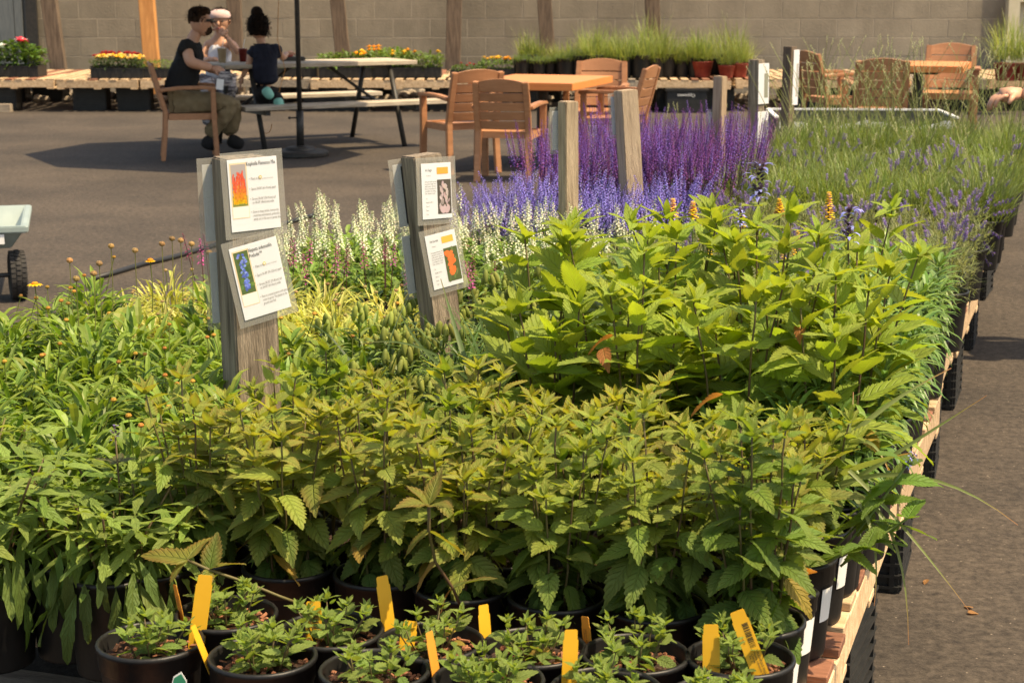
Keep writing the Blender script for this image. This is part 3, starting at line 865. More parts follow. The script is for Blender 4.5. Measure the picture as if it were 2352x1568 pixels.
SPIKE_D = flower_spike(2, 5, 0.035, 0.010, (0.16, 0.12, 0.3), (0.05, 0.035, 0.05))
CPL = []
k = 0
CRW = [0.34, 0.54, 0.74, 0.93]
for uu, vs_ in ((0.34, (-0.10, -0.30, -0.50, -0.69)), (0.54, (-0.06, -0.24, -0.42, -0.60, -0.77)), (0.74, (-0.10, -0.30, -0.50, -0.70)), (0.93, (-0.16, -0.36, -0.55))):
    for v in vs_:
        p = row(uu + rnd.uniform(-.02, .02), v + rnd.uniform(-.015, .015), DZ + 0.002)
        lab = 'tall bright catmint with large leaves, %s row of the raised clump, %s from the aisle' % (nth[CRW.index(uu)], nth[vs_.index(v)])
        t = pot_base('large_leaved_catmint', lab, 'potted plant', p, 'tall bright catmints in the raised clump')
        rr = random.Random(900 + k); k += 1
        hk = 0.41 + 0.11 * (uu - 0.34) / 0.6
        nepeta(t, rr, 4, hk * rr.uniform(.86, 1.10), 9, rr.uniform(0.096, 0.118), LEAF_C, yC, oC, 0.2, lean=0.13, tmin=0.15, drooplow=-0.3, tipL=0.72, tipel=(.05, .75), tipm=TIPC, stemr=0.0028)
        CPL.append(t)
for (px, py, Yd, sc_) in ((1742, 455, 4.05, 1.5), (1948, 555, 3.75, 1.35), (1700, 520, 3.9, 0.7)):
    a_ = atY(px, py, Yd)
    best = min(CPL, key=lambda o: (o.location.xy - a_.xy).length)
    Mi = best.matrix_basis.inverted()
    tip = Mi @ a_
    q = MB(); q.tube([Vector((0, 0, SZ)), Vector((tip.x * .6, tip.y * .6, SZ + (tip.z - SZ) * .6)), tip], [.003, .0026, .002], 5)
    st = q.build('stem', M['stem'], best, smooth=True)
    obj('flower_spike', SPIKE, st, tip, (0, 0, px), sc_)
    rr = random.Random(px)
    for j in range(4):
        place_leaf(rr.choice(LEAF_C), st, tip - Vector((0, 0, 0.02 + 0.05 * (j // 2))), j * 3.14 + (j // 2) * 1.2 + rr.uniform(-.5, .5), rr.uniform(0, .6), 0.085, jit(yC, .12, rr), .2)

# ---------------------------------------------------------------- joined foliage kinds
G_D = (0.115, 0.185, 0.032); G_Y = (0.30, 0.30, 0.055); G_DK = (0.05, 0.10, 0.022)

def f_lance(seed, n=230, L=(0.045, 0.085), w=(0.011, 0.018), top=0.18, c0=(0.13, 0.23, 0.037), c1=(0.25, 0.33, 0.055), heads=4, hcol=(0.50, 0.24, 0.05), headh=0.05, up=0.75):
    rr = random.Random(seed); q = MB(); fl = MB()
    for i in range(n):
        a = rr.uniform(0, 6.283); t = rr.random()
        r_ = 0.085 * math.sqrt(rr.random())
        z = SZ + top * t * (1 - 0.45 * (r_ / 0.085) ** 2)
        el = up * rr.uniform(0.2, 1.6) - 0.35 * (r_ / .085) + 0.25
        az = a + rr.uniform(-.9, .9)
        c = jit(lerp(c0, c1, rr.random() * (0.4 + .6 * t)), .22, rr)
        q.blade((math.cos(a) * r_, math.sin(a) * r_, z), (math.cos(az) * math.cos(el), math.sin(az) * math.cos(el), math.sin(el)), rr.uniform(*L), rr.uniform(*w), 4, rr.uniform(.2, 1.1), c, fold=0.18)
    for i in range(heads):
        a = rr.uniform(0, 6.283); r_ = 0.06 * rr.random()
        p0 = Vector((math.cos(a) * r_ * .4, math.sin(a) * r_ * .4, SZ + .05)); p1 = Vector((math.cos(a) * r_ * 1.6, math.sin(a) * r_ * 1.6, SZ + top + headh * rr.uniform(.4, 1.6)))
        fl.tube([p0, (p0 + p1) / 2 + Vector((0, 0, .01)), p1], .0011, 4, (0.14, 0.17, 0.04), caps=False)
        fl.ball(p1 + Vector((0, 0, .002)), (.006, .006, .0045), 7, 4, jit(hcol, .35, rr))
        for j in range(7):
            b = j * 0.9
            fl.blade(p1, (math.cos(b), math.sin(b), .5), .008, .004, 2, -.5, jit((0.20, 0.2, 0.05), .2, rr))
    return q.mesh('foliage', M['foliage'], tint=True), (fl.mesh('seed_heads', M['petal'], tint=True) if heads else None)

def f_spikes(seed, nl=70, lc=(0.09, 0.16, 0.03), lL=(0.035, 0.06), lw=(0.012, 0.02), ns=20, hb=0.10, ht=0.22, fl_len=0.09, cols=((0.8, 0.8, 0.62),), fr=0.0075, nf=34, lean=0.3, ltop=0.10, stemc=(0.14, 0.18, 0.05), fw=0.005):
    rr = random.Random(seed); q = MB(); f = MB()
    for i in range(nl):
        a = rr.uniform(0, 6.283); t = rr.random(); r_ = 0.09 * math.sqrt(rr.random())
        el = rr.uniform(-.1, .9)
        az = a + rr.uniform(-.8, .8)
        q.blade((math.cos(a) * r_, math.sin(a) * r_, SZ + ltop * t), (math.cos(az) * math.cos(el), math.sin(az) * math.cos(el), math.sin(el)), rr.uniform(*lL), rr.uniform(*lw), 3, rr.uniform(.2, .9), jit(lc, .25, rr), fold=.15)
    for i in range(ns):
        a = rr.uniform(0, 6.283); r_ = 0.07 * math.sqrt(rr.random())
        H = hb + (ht - hb) * rr.uniform(.55, 1.05)
        p0 = Vector((math.cos(a) * r_, math.sin(a) * r_, SZ + ltop * .4))
        lx = lean * rr.uniform(.1, 1) * H
        p1 = p0 + Vector((math.cos(a) * lx, math.sin(a) * lx, H))
        f.tube([p0, (p0 + p1) / 2, p1], [.0014, .0012, .0007], 4, jit(stemc, .2, rr), caps=False)
        d = (p1 - p0).normalized()
        fl = fl_len * rr.uniform(.7, 1.15)
        cs = rr.choice(cols)
        for k in range(nf):
            t = k / nf
            b = k * 2.4 + rr.uniform(-.4, .4)
            o_ = Vector((math.cos(b), math.sin(b), .45))
            rad = fr * (1.0 - .72 * t) * rr.uniform(.75, 1.25)
            c = jit(lerp(cs, stemc if len(cols) == 1 else cs, max(0, t - .75) * 2.2), .28, rr)
            f.blade(p1 - d * fl * (1 - t), o_, rad * 1.5, fw, 2, .8, c, prof='ovate')
    return q.mesh('foliage', M['foliage'], tint=True), f.mesh('flower_spikes', M['petal'], tint=True)

def f_needles(seed, n=420, L=(0.03, 0.05), w=0.0028, top=0.17, c0=(0.15, 0.19, 0.065), c1=(0.27, 0.29, 0.115), heads=5, hc=(0.22, 0.15, 0.36), stalks=0, upright=0.5, spread=0.10, seg=2, slen=(.16, .3)):
    rr = random.Random(seed); q = MB(); f = MB()
    for i in range(n):
        a = rr.uniform(0, 6.283); r_ = spread * math.sqrt(rr.random()); t = rr.random() ** .7
        z = SZ + top * t * (1 - .5 * (r_ / spread) ** 2)
        el = rr.uniform(upright - .5, upright + .7); az = a + rr.uniform(-1.5, 1.5)
        q.blade((math.cos(a) * r_, math.sin(a) * r_, z), (math.cos(az) * math.cos(el), math.sin(az) * math.cos(el), math.sin(el)), rr.uniform(*L), w, seg, rr.uniform(0, .6), jit(lerp(c0, c1, rr.random()), .2, rr), prof='grass')
    for i in range(heads):
        a = rr.uniform(0, 6.283); r_ = spread * rr.uniform(.2, 1.1)
        p0 = Vector((math.cos(a) * r_ * .5, math.sin(a) * r_ * .5, SZ + top * .4)); p1 = Vector((math.cos(a) * r_ * 1.25, math.sin(a) * r_ * 1.25, SZ + top + rr.uniform(-.02, .045)))
        f.tube([p0, p1], .001, 3, (0.2, 0.22, 0.09), caps=False)
        d = (p1 - p0).normalized()
        for k in range(22):
            t = k / 22; b = k * 2.4
            f.blade(p1 + d * t * .03, (math.cos(b), math.sin(b), .7), .0125 * (1.1 - .5 * t), .0075, 2, .4, jit(hc, .4, rr), prof='ovate')
    for i in range(stalks):
        a = rr.uniform(0, 6.283)
        ln = rr.uniform(*slen)
        p0 = Vector((rr.uniform(-.05, .05), rr.uniform(-.05, .05), SZ + top * .6)); le = rr.uniform(.1, .75)
        p1 = p0 + Vector((math.cos(a) * le * ln, math.sin(a) * le * ln, ln)); pm_ = (p0 + p1) / 2 + Vector((0, 0, .02))
        f.tube([p0, pm_, p1], [.0013, .0012, .0009], 4, jit((0.27, 0.29, 0.11), .15, rr), caps=False)
        d = (p1 - pm_).normalized()
        for k in range(16):
            t = k / 16; b = k * 2.4
            f.blade(p1 + d * (t * .045 - .01), (math.cos(b), math.sin(b), 1.2), .009, .0045, 2, .2, jit((0.36, 0.37, 0.20), .2, rr), prof='ovate')
    return q.mesh('foliage', M['foliage'], tint=True), (f.mesh('flower_stalks', M['petal'], tint=True) if heads or stalks else None)

def f_lily(seed, stems=5, h=0.25, n=44, L=(0.085, 0.125), w=(0.011, 0.016), col=(0.085, 0.17, 0.035), buds=False, c1=(0.17, 0.26, 0.055)):
    rr = random.Random(seed); q = MB(); f = MB()
    for s_ in range(stems):
        a = 6.283 * s_ / stems + rr.uniform(-.5, .5); r_ = .04
        hh = h * rr.uniform(.75, 1.08)
        p0 = Vector((math.cos(a) * r_, math.sin(a) * r_, SZ)); p1 = p0 + Vector((math.cos(a) * .04, math.sin(a) * .04, hh))
        q.tube([p0, p1], [.003, .002], 5, (0.08, 0.13, 0.03), caps=False)
        for k in range(n):
            t = .15 + .85 * k / n; b = k * 2.4 + rr.uniform(-.3, .3)
            el = -.25 + 1.3 * t ** 2 + rr.uniform(-.15, .2)
            q.blade(p0.lerp(p1, t), (math.cos(b) * math.cos(el), math.sin(b) * math.cos(el), math.sin(el)), rr.uniform(*L) * (1.05 - .35 * t), rr.uniform(*w), 4, rr.uniform(.5, 1.0), jit(lerp(col, c1, t * rr.random()), .22, rr), fold=.12)
        if buds:
            for k in range(rr.choice((4, 5, 6))):
                b = k * 1.2 + rr.uniform(-.3, .3)
                c_ = p1 + Vector((math.cos(b) * .016, math.sin(b) * .016, .01 + .006 * (k % 3)))
                Mx = Euler((rr.uniform(-.35, .35), rr.uniform(-.35, .35), b)).to_matrix()
                f.ball(c_, (.0068, .0068, .019), 7, 6, jit((0.26, 0.30, 0.07), .15, rr), Mx)
    return q.mesh('foliage', M['gloss_foliage'], smooth=False, tint=True), (f.mesh('buds', M['petal'], smooth=True, tint=True) if buds else None)

def f_blades(seed, n=40, L=(0.22, 0.36), w=(0.008, 0.013), col=(0.075, 0.14, 0.035)):
    rr = random.Random(seed); q = MB()
    for i in range(n):
        a = rr.uniform(0, 6.283); el = rr.uniform(.8, 1.45)
        q.blade((math.cos(a) * .03 * rr.random(), math.sin(a) * .03 * rr.random(), SZ), (math.cos(a) * math.cos(el), math.sin(a) * math.cos(el), math.sin(el)), rr.uniform(*L), rr.uniform(*w), 7, rr.uniform(.3, 1.6), jit(col, .25, rr), prof='grass', fold=.25)
    return q.mesh('foliage', M['foliage'], tint=True), None

def f_verbascum(seed, sp=1):
    rr = random.Random(seed); q = MB(); f = MB()
    for i in range(46):
        a = rr.uniform(0, 6.283); el = rr.uniform(-.1, 1.1)
        q.blade((math.cos(a) * .03, math.sin(a) * .03, SZ + .12 * rr.random()), (math.cos(a) * math.cos(el), math.sin(a) * math.cos(el), math.sin(el)), rr.uniform(.07, .12), rr.uniform(.02, .032), 5, rr.uniform(.4, 1.2), jit((0.085, 0.15, 0.035), .25, rr), fold=.15)
    for s_ in range(sp):
        p0 = Vector((rr.uniform(-.03, .03), rr.uniform(-.03, .03), SZ)); p1 = p0 + Vector((rr.uniform(-.03, .03), rr.uniform(-.03, .03), .30 + rr.uniform(-.02, .02)))
        f.tube([p0, p1], .002, 5, (0.12, 0.16, 0.04), caps=False)
        for k in range(34):
            t = k / 34; b = k * 2.4
            q2 = p1 + Vector((0, 0, -.022 + .05 * t))
            dark = (k % 5 == 0)
            f.blade(q2, (math.cos(b), math.sin(b), .25), .017 * (1.1 - .8 * t), .012, 3, .5, jit((0.30, 0.09, 0.02) if dark else (0.78, 0.52, 0.03), .15, rr), prof='ovate')
    return q.mesh('foliage', M['foliage'], tint=True), f.mesh('flower_spike', M['petal'], tint=True)

def kind(name, label, group, variants, cat='potted plant', fparts='flowers', pots=True):
    return dict(name=name, label=label, group=group, v=variants, cat=cat, pots=pots, n=0, short=group)
ORD = nth + ['twelfth', 'thirteenth', 'fourteenth', 'fifteenth', 'sixteenth', 'seventeenth', 'eighteenth', 'nineteenth', 'twentieth'] + ['%dth' % i for i in range(21, 40)]
def put(kd, p, scale=None, label=None, pot=POT, withpot=True, rz=None, group=None):
    v = kd['v'][kd['n'] % len(kd['v'])]; kd['n'] += 1
    t = pot_base(kd['name'], label or kd['label'], kd['cat'], p, group or kd['group'], pot=pot, withpot=withpot, scale=scale or rnd.uniform(.92, 1.1), rz=rz)
    tag(obj('foliage', v[0], t), kind='stuff')
    if v[1]: tag(obj(v[1].name.split('.')[0], v[1], t), kind='stuff')
    return t

K = {}
K['lance'] = kind('leafy_perennial', 'lance-leaved green perennial with small orange buds in the bed left of the near signpost', 'lance-leaved perennials', [f_lance(i, heads=[2, 1, 3, 1, 2][i]) for i in range(5)])
K['broad'] = kind('leafy_perennial', 'broad-leaved green perennial among the lance-leaved plants by the open asphalt', 'broad-leaved perennials', [f_lance(10 + i, 70, (0.06, 0.10), (0.022, 0.034), 0.13, (0.16, 0.25, 0.04), (0.27, 0.34, 0.06), 0) for i in range(2)])
K['yellow'] = kind('golden_perennial', 'yellow-green narrow-leaved perennial with dried seed heads behind the near signpost', 'golden narrow-leaved perennials', [f_lance(20 + i, 190, (0.06, 0.10), (0.006, 0.011), 0.115, (0.34, 0.37, 0.075), (0.58, 0.56, 0.18), 3, (0.34, 0.24, 0.10), 0.05, up=.8) for i in range(3)])
K['white'] = kind('white_salvia', 'white flowered salvia in the pale band in front of the purple salvias', 'white salvias', [f_spikes(30 + i, 190, (0.19, 0.30, 0.06), ns=6, hb=.13, ht=.225, fl_len=.10, cols=((0.70, 0.72, 0.52),), fr=.014, fw=.008, nf=46, lean=.4, stemc=(.22, .28, .07)) for i in range(4)])
K['magenta'] = kind('magenta_salvia', 'salvia with a few magenta spikes in the thin strip before the white salvias', 'magenta salvias', [f_spikes(40 + i, 70, (0.10, 0.15, 0.035), ns=6, hb=.13, ht=.205, fl_len=.085, cols=((0.50, 0.06, 0.28), (0.20, 0.03, 0.08), (0.45, 0.09, 0.30)), fr=.014, lean=.3, stemc=(.12, .05, .05), fw=.007) for i in range(3)])
K['blue'] = kind('blue_salvia', 'violet-blue salvia in the front rows of the salvia block', 'violet-blue salvias', [f_spikes(50 + i, 60, ns=22, hb=.12, ht=.24, fl_len=.13, cols=((0.27, 0.23, 0.66), (0.34, 0.30, 0.74), (0.20, 0.15, 0.54)), fr=.012, fw=.0075, nf=46, lean=.55, stemc=(.10, .06, .14)) for i in range(4)])
K['purple'] = kind('purple_salvia', 'deep purple salvia in the back rows of the salvia block', 'deep purple salvias', [f_spikes(60 + i, 50, ns=19, hb=.20, ht=.40, fl_len=.19, cols=((0.17, 0.06, 0.26), (0.15, 0.07, 0.34), (0.22, 0.06, 0.22), (0.22, 0.14, 0.50)), fr=.012, fw=.0075, nf=56, lean=.34, stemc=(.11, .035, .11)) for i in range(4)])
K['lav'] = kind('lavender', 'grey-green lavender with scattered violet heads in the aisle-side bed', 'flowering lavenders', [f_needles(70 + i, 460, heads=[8, 2, 11, 3][i]) for i in range(4)])
K['lavg'] = kind('lavender', 'bright grassy lavender with few blooms near the far end of the bench', 'grassy lavenders', [f_needles(80 + i, 420, (0.07, 0.15), 0.0036, 0.12, (0.125, 0.19, 0.045), (0.24, 0.29, 0.095), [0, 2, 0][i], stalks=[1, 2, 3][i], upright=.95, seg=3) for i in range(3)])
K['lavs'] = kind('lavender', 'grassy lavender throwing tall pale seed stalks against the far orange table', 'grassy lavenders with tall stalks', [f_needles(90 + i, 380, (0.08, 0.17), 0.0036, 0.13, (0.125, 0.19, 0.045), (0.24, 0.29, 0.095), 0, stalks=9, upright=1.05, seg=3, slen=(.22, .50)) for i in range(3)])
K['lily'] = kind('lily', 'glossy dark green lily with whorled narrow leaves along the aisle edge', 'aisle-side lilies', [f_lily(100 + i) for i in range(4)])
K['bud'] = kind('budding_lily', 'lily with pale green bud clusters around the second signpost', 'budding lilies', [f_lily(110 + i, 5, .20, 36, (0.06, 0.09), (0.010, 0.014), (0.12, 0.19, 0.04), True, (0.2, 0.25, 0.06)) for i in range(3)])
K['blades'] = kind('grassy_iris', 'clump of long narrow green blades between the second sign and the tall catmints', 'narrow-bladed clumps', [f_blades(120 + i) for i in range(3)])
K['verb'] = kind('yellow_spike_plant', 'broad-leaved plant with a small yellow flower spike behind the tall catmints', 'yellow-spiked plants', [f_verbascum(130 + i, [1, 1, 0][i]) for i in range(3)])
K['dark'] = kind('dark_leafy_plant', 'dark broad-leaved plant in the shade between the signs and the tall catmints', 'dark broad-leaved plants', [f_lance(140 + i, 70, (0.08, 0.12), (0.022, 0.032), 0.15, (0.07, 0.13, 0.03), (0.12, 0.19, 0.045), 0) for i in range(2)])

for k_, s_ in {'lance': 'lance-leaved green perennial', 'broad': 'broad-leaved green perennial', 'yellow': 'yellow-green narrow-leaved perennial', 'white': 'white flowered salvia', 'magenta': 'salvia with magenta spikes', 'blue': 'violet-blue salvia', 'purple': 'deep purple salvia', 'lav': 'grey-green lavender with violet heads', 'lavg': 'bright grassy lavender', 'lavs': 'grassy lavender with tall pale stalks', 'lily': 'glossy lily with whorled leaves', 'bud': 'lily with pale bud clusters', 'blades': 'clump of narrow green blades', 'verb': 'broad-leaved plant with yellow spike', 'dark': 'dark broad-leaved plant'}.items(): K[k_]['short'] = s_
FILLS = {}
def fill(kd, u0, u1, v0, v1, step=0.19, zoff=0, skip=0.0, scale=None, alt=None, altp=0.0):
    u_ = u0; ri = -1
    side = 'aisle' if v0 > -1.2 else 'signposts'
    r0 = FILLS.get((kd['name'], side), 0)
    while u_ <= u1 + 1e-6:
        v = v0; ri += 1; ci = -1
        FILLS[(kd['name'], side)] = r0 + ri + 1
        while v >= v1 - 1e-6:
            ci += 1
            if rnd.random() >= skip:
                kk = alt if (alt and rnd.random() < altp) else kd
                put(kk, row(u_ + rnd.uniform(-.025, .025), v + rnd.uniform(-.025, .025), DZ + 0.002 + zoff), scale, label='%s, %s row back, %s from the %s' % (kk['short'] if kk is kd or kk is not K['lance'] else kk['short'] + ' amid golden ones', ORD[r0 + ri], ORD[ci], side))
            v -= step
        u_ += step
# left run (v < -1.2)
fill(K['lance'], -0.25, 1.04, -1.30, -2.52, 0.185, alt=K['broad'], altp=.16)
fill(K['yellow'], 1.22, 1.66, -1.40, -2.30, 0.178, alt=K['lance'], altp=.08)
fill(K['magenta'], 1.80, 1.98, -1.30, -2.36, 0.185)
fill(K['white'], 2.16, 2.90, -1.20, -2.36, 0.18)
fill(K['blue'], 3.08, 3.70, -1.16, -1.98, 0.17)
fill(K['purple'], 3.88, 5.25, -1.18, -1.84, 0.165)
fill(K['lavg'], 5.5, 6.3, -1.35, -2.2, 0.22)
# right run behind the catmint block
fill(K['bud'], 0.38, 1.34, -0.92, -1.12, 0.19, alt=K['blades'], altp=.3)
fill(K['lily'], 0.32, 2.30, -0.10, -0.28, 0.178)
fill(K['dark'], 1.16, 1.52, -0.42, -0.80, 0.19)
fill(K['verb'], 1.52, 1.9, -0.42, -0.98, 0.19)
fill(K['dark'], 1.7, 2.1, -1.0, -1.15, 0.19)
fill(K['dark'], 2.3, 2.5, -0.80, -1.15, 0.19)
fill(K['lav'], 2.10, 2.50, -0.42, -0.62, 0.19)
fill(K['lav'], 2.55, 4.3, -0.11, -1.18, 0.20)
fill(K['lavg'], 4.5, 6.1, -0.08, -1.18, 0.21, alt=K['lav'], altp=.25, scale=1.14)
fill(K['lavs'], 6.3, 7.2, -0.10, -1.18, 0.21, scale=1.18)

# golden lilies just around the second post (left run side)
BUDS = [(0.75, -1.30), (0.95, -1.26), (1.15, -1.24), (1.34, -1.25)]
for uu, v in BUDS:
    put(K['bud'], row(uu, v, DZ + .002), label='lily with pale buds close to the leaning signpost, %s from the front' % nth[BUDS.index((uu, v))])
for uu, v, lab in ((0.62, -0.93, 'middle'), (0.85, -0.86, 'farthest'), (0.5, -1.15, 'nearest')):
    put(K['blades'], row(uu, v, DZ + .002), scale=1.05, label='clump of long narrow blades before the leaning signpost, %s of three' % lab)

# ---------------------------------------------------------------- soft-leaved sages at the lower left
cS0, cS1 = (0.15, 0.24, 0.05), (0.28, 0.37, 0.09)
def sage(p, seed, label, n=7, h=0.26):
    t = pot_base('broad_leaved_sage', label, 'potted plant', p, None, pot=POT, scale=1.0)
    rr = random.Random(seed)
    for s_ in range(n):
        a = 6.283 * s_ / n + rr.uniform(-.3, .3)
        pts = stem_curve((math.cos(a) * .03, math.sin(a) * .03, SZ), a, .3, h * rr.uniform(.6, 1.05), .15, 6)
        q = MB(); q.tube(pts, .0022, 5); st = q.build('stem', M['stem'], t, smooth=True)
        for i in range(2, 6):
            for j in range(4):
                az = i * 1.57 + j * 1.57 + a + rr.uniform(-.4, .4)
                place_leaf(rr.choice(LEAF_S), st, pts[i], az, -0.95 + 1.25 * i / 5 + rr.uniform(-.3, .3), rr.uniform(.06, .095), jit(lerp(cS0, cS1, rr.random()), .15, rr), 0, rr.uniform(-.4, .4))
    st = obj('hanging_stem', None, t)
    for k in range(13):
        wa = -1.57 + rr.uniform(-1.3, 1.3) - t.rotation_euler.z
        place_leaf(rr.choice(LEAF_S), st, Vector((math.cos(wa) * .088, math.sin(wa) * .088, rr.uniform(.15, .24))), wa + rr.uniform(-.3, .3), rr.uniform(-1.45, -.75), rr.uniform(.08, .125), jit((.12, .19, .045), .25, rr), 0, rr.uniform(-.5, .5))
    return t
sage(atY(-15, 1395, 2.95).xy.to_3d() + Vector((0, 0, DZ)), 5, 'grey-green broad-leaved sage cut by the photo\'s lower left edge', 9, .22)
sage(atY(-60, 1300, 3.2).xy.to_3d() + Vector((0, 0, DZ)), 6, 'grey-green sage standing behind the one at the lower left edge', 9, .24)
for i, (px, Yd, hh) in enumerate(((165, 3.0, .17), (255, 2.92, .17), (345, 2.95, .16), (300, 3.12, .18))):
    c_ = atY(px, 1300, Yd)
    sage(Vector((c_.x, c_.y, DZ)), 20 + i, ['droopy lance-leaved plant in a black pot at lower left, beside the sage', 'droopy lance-leaved plant in a black pot behind the leftmost small pot', 'droopy plant between the lance-leaved pots and the red-tinged catmints', 'droopy plant just behind the leftmost small pots, partly hidden'][i], 8, hh)
# dark seed spike on one of them
c_ = atY(265, 1000, 3.0)
t = thing('dark_flower_stem', 'single stem with a dark violet flower head above the lower-left plants', 'flower', (c_.x, c_.y, DZ + SZ))
q = MB(); q.tube([(0, 0, 0), (0.003, 0, (c_.z - DZ - SZ) * .6), (0, 0, c_.z - DZ - SZ)], .0018, 5); q.build('stem', M['stem'], t, smooth=True)
obj('flower_spike', SPIKE_D, t, (0, 0, c_.z - DZ - SZ - .01), (0, 0, 0), .85)
for j in range(4): place_leaf(LEAF_B[0], t, (0, 0, (c_.z - DZ - SZ) - .05), j * 1.57, .3, .04, (.10, .13, .05), .5)

# yellow spotted flower spikes standing above the tall catmints
def yellow_spike(px, py, Yd, hgt, label):
    c_ = atY(px, py, Yd)
    t = thing('yellow_flower_spike', label, 'flower', (c_.x, c_.y, DZ + SZ))
    H = c_.z - DZ - SZ
    q = MB(); q.tube([(0, 0, 0), (.004, 0, H * .6), (0, 0, H)], .002, 5, (.12, .17, .04)); q.build('stem', M['petal'], t, tint=True)
    q = MB(); rr = random.Random(px)
    for k in range(54):
        tt = k / 54; b = k * 2.4
        q.blade((0, 0, H - hgt * .5 + hgt * tt), (math.cos(b), math.sin(b), .25), .020 * (1.05 - .75 * tt), .015, 3, .5, jit((.26, .08, .02) if k % 6 == 0 else (.86, .55, .03), .12, rr), prof='ovate')
    q.build('florets', M['petal'], t, tint=True)
yellow_spike(1545, 478, 4.4, .05, 'yellow spotted flower spike above the clump, leftmost of four')
yellow_spike(1591, 482, 4.45, .045, 'small yellow flower spike right beside the leftmost one')
yellow_spike(1790, 476, 4.35, .045, 'yellow spotted flower spike below the violet lavender heads')
yellow_spike(1903, 472, 4.3, .07, 'tallest yellow spotted flower spike, on the aisle side of the clump')

# two open yellow daisies among the lance-leaved plants
def daisy(px, py, z, label, r=0.021):
    p = at(px, py, z)
    t = thing('yellow_daisy', label, 'flower', (p.x, p.y, z - .14))
    q = MB(); q.tube([(0, 0, 0), (.004, 0, .07), (0, 0, .135)], .0013, 5, (.14, .17, .04)); q.build('stem', M['petal'], t, tint=True)
    pm_ = MB(); pm_.blade((0, 0, 0), (1, 0, .25), r, .011, 3, .5, (0.85, 0.50, 0.02), prof='lance')
    me = pm_.mesh('petal', M['petal'], tint=True)
    for k in range(12): obj('petal', me, t, (0, 0, .137), (0, 0, k * 6.283 / 12))
    q = MB(); q.ball((0, 0, .139), (.009, .009, .006), 10, 6, (0.62, 0.24, 0.02)); q.build('disc', M['petal'], t, smooth=True, tint=True)
daisy(80, 651, .88, 'open yellow daisy with orange disc beside the cart wheel')
daisy(345, 597, .90, 'small orange-yellow daisy above the bed, right of the cart wheel', .015)
# taller dried heads on bare stems
for i, (px, py) in enumerate([(160, 598), (255, 565), (372, 560), (310, 575), (415, 552), (440, 560), (395, 548), (215, 628), (480, 580), (175, 640), (228, 605)]):
    p = at(px, py, .92)
    t = thing('dried_flower_head', 'dried brown flower head on a bare stem, %s from the left' % nth[sorted([160, 255, 372, 310, 415, 440, 395, 215, 480, 175, 228]).index(px)], 'flower', (p.x, p.y, .72), group='dried heads over the far-side bed')
    q = MB(); q.tube([(rnd.uniform(-.01, .01), 0, 0), (0, 0, .1), (0, 0, .2)], .0013, 4, (.22, .22, .07)); q.build('stem', M['petal'], t, tint=True)
    q = MB(); q.ball((0, 0, .2), (.009, .009, .007), 8, 5, jit((.40, .25, .10), .3))
    for j in range(8): q.blade((0, 0, .2), (math.cos(j * .8), math.sin(j * .8), .4), .011, .004, 2, -.4, jit((.30, .24, .09), .3))
    q.build('head', M['petal'], t, tint=True)

# violet sprays hanging out over the aisle
for i, (px, py, px2, py2) in enumerate([(2255, 480, 2330, 455), (2250, 500, 2335, 480), (2250, 520, 2300, 545), (2245, 540, 2285, 585), (2250, 495, 2285, 440), (2240, 560, 2275, 610)]):
    a_, b_ = atY(px, py, 6.75), atY(px2, py2, 6.65)
    t = thing('lavender_spray', 'violet lavender spray hanging over the aisle edge, %s of six from the top' % nth[[4, 0, 1, 2, 3, 5].index(i)], 'flower', a_, group='lavender sprays over the aisle')
    d = b_ - a_
    q = MB(); q.tube([Vector((0, 0, 0)), d * .5 + Vector((0, 0, .01)), d], .0013, 4, (.2, .22, .1)); q.build('stem', M['petal'], t, tint=True)
    q = MB()
    for k in range(40):
        tt = .35 + .65 * k / 40; b = k * 2.4
        q.blade(d * tt, (math.cos(b), math.sin(b) * .6, math.sin(b * 1.7)), .013, .007, 2, .4, jit((.17, .11, .32), .4), prof='ovate')
    q.build('florets', M['petal'], t, tint=True)

# ---------------------------------------------------------------- torch-lily with long arching blades on the aisle edge
kp = row(0.20, -0.13, DZ + .002)
t = pot_base('torch_lily', 'narrow-bladed plant arching long thin leaves out over the asphalt aisle', 'potted plant', kp, None, rz=0)
def bez(a, b, c, n=9):
    return [a * (1 - t_) ** 2 + b * 2 * t_ * (1 - t_) + c * t_ * t_ for t_ in [i / n for i in range(n + 1)]]
def long_blade(root, rootloc, pix, Yd, w, col, tipc):
    pts = bez(atY(*pix[0], Yd[0]), atY(*pix[1], Yd[1]), atY(*pix[2], Yd[2]))
    q = MB(); n = len(pts)
    vs, fs = [], []
    for i, p in enumerate(pts):
        d = (pts[min(i + 1, n - 1)] - pts[max(i - 1, 0)]).normalized()
        sd = d.cross(Vector((0.25, -1, 0.3))).normalized()
        nn = sd.cross(d)
        k = max(.12, 1 - (i / (n - 1)) ** 1.8) * w * .55
        for s_ in (1, 0, -1): vs.append(p - rootloc + sd * s_ * k + nn * (0.3 * k if s_ else 0))
    for i in range(n - 1):
        for j in (0, 1): fs.append((i * 3 + j, i * 3 + 3 + j, i * 3 + 4 + j, i * 3 + 1 + j))
    q.add(vs, fs)
    q.c = [lerp(col, tipc, max(0, (i // 3) / (n - 1) - .8) * 5) for i in range(len(vs))]
    q.build('blade', M['foliage'], root, tint=True, smooth=True)
gb, gt = (0.22, 0.27, 0.09), (0.45, 0.20, 0.10)
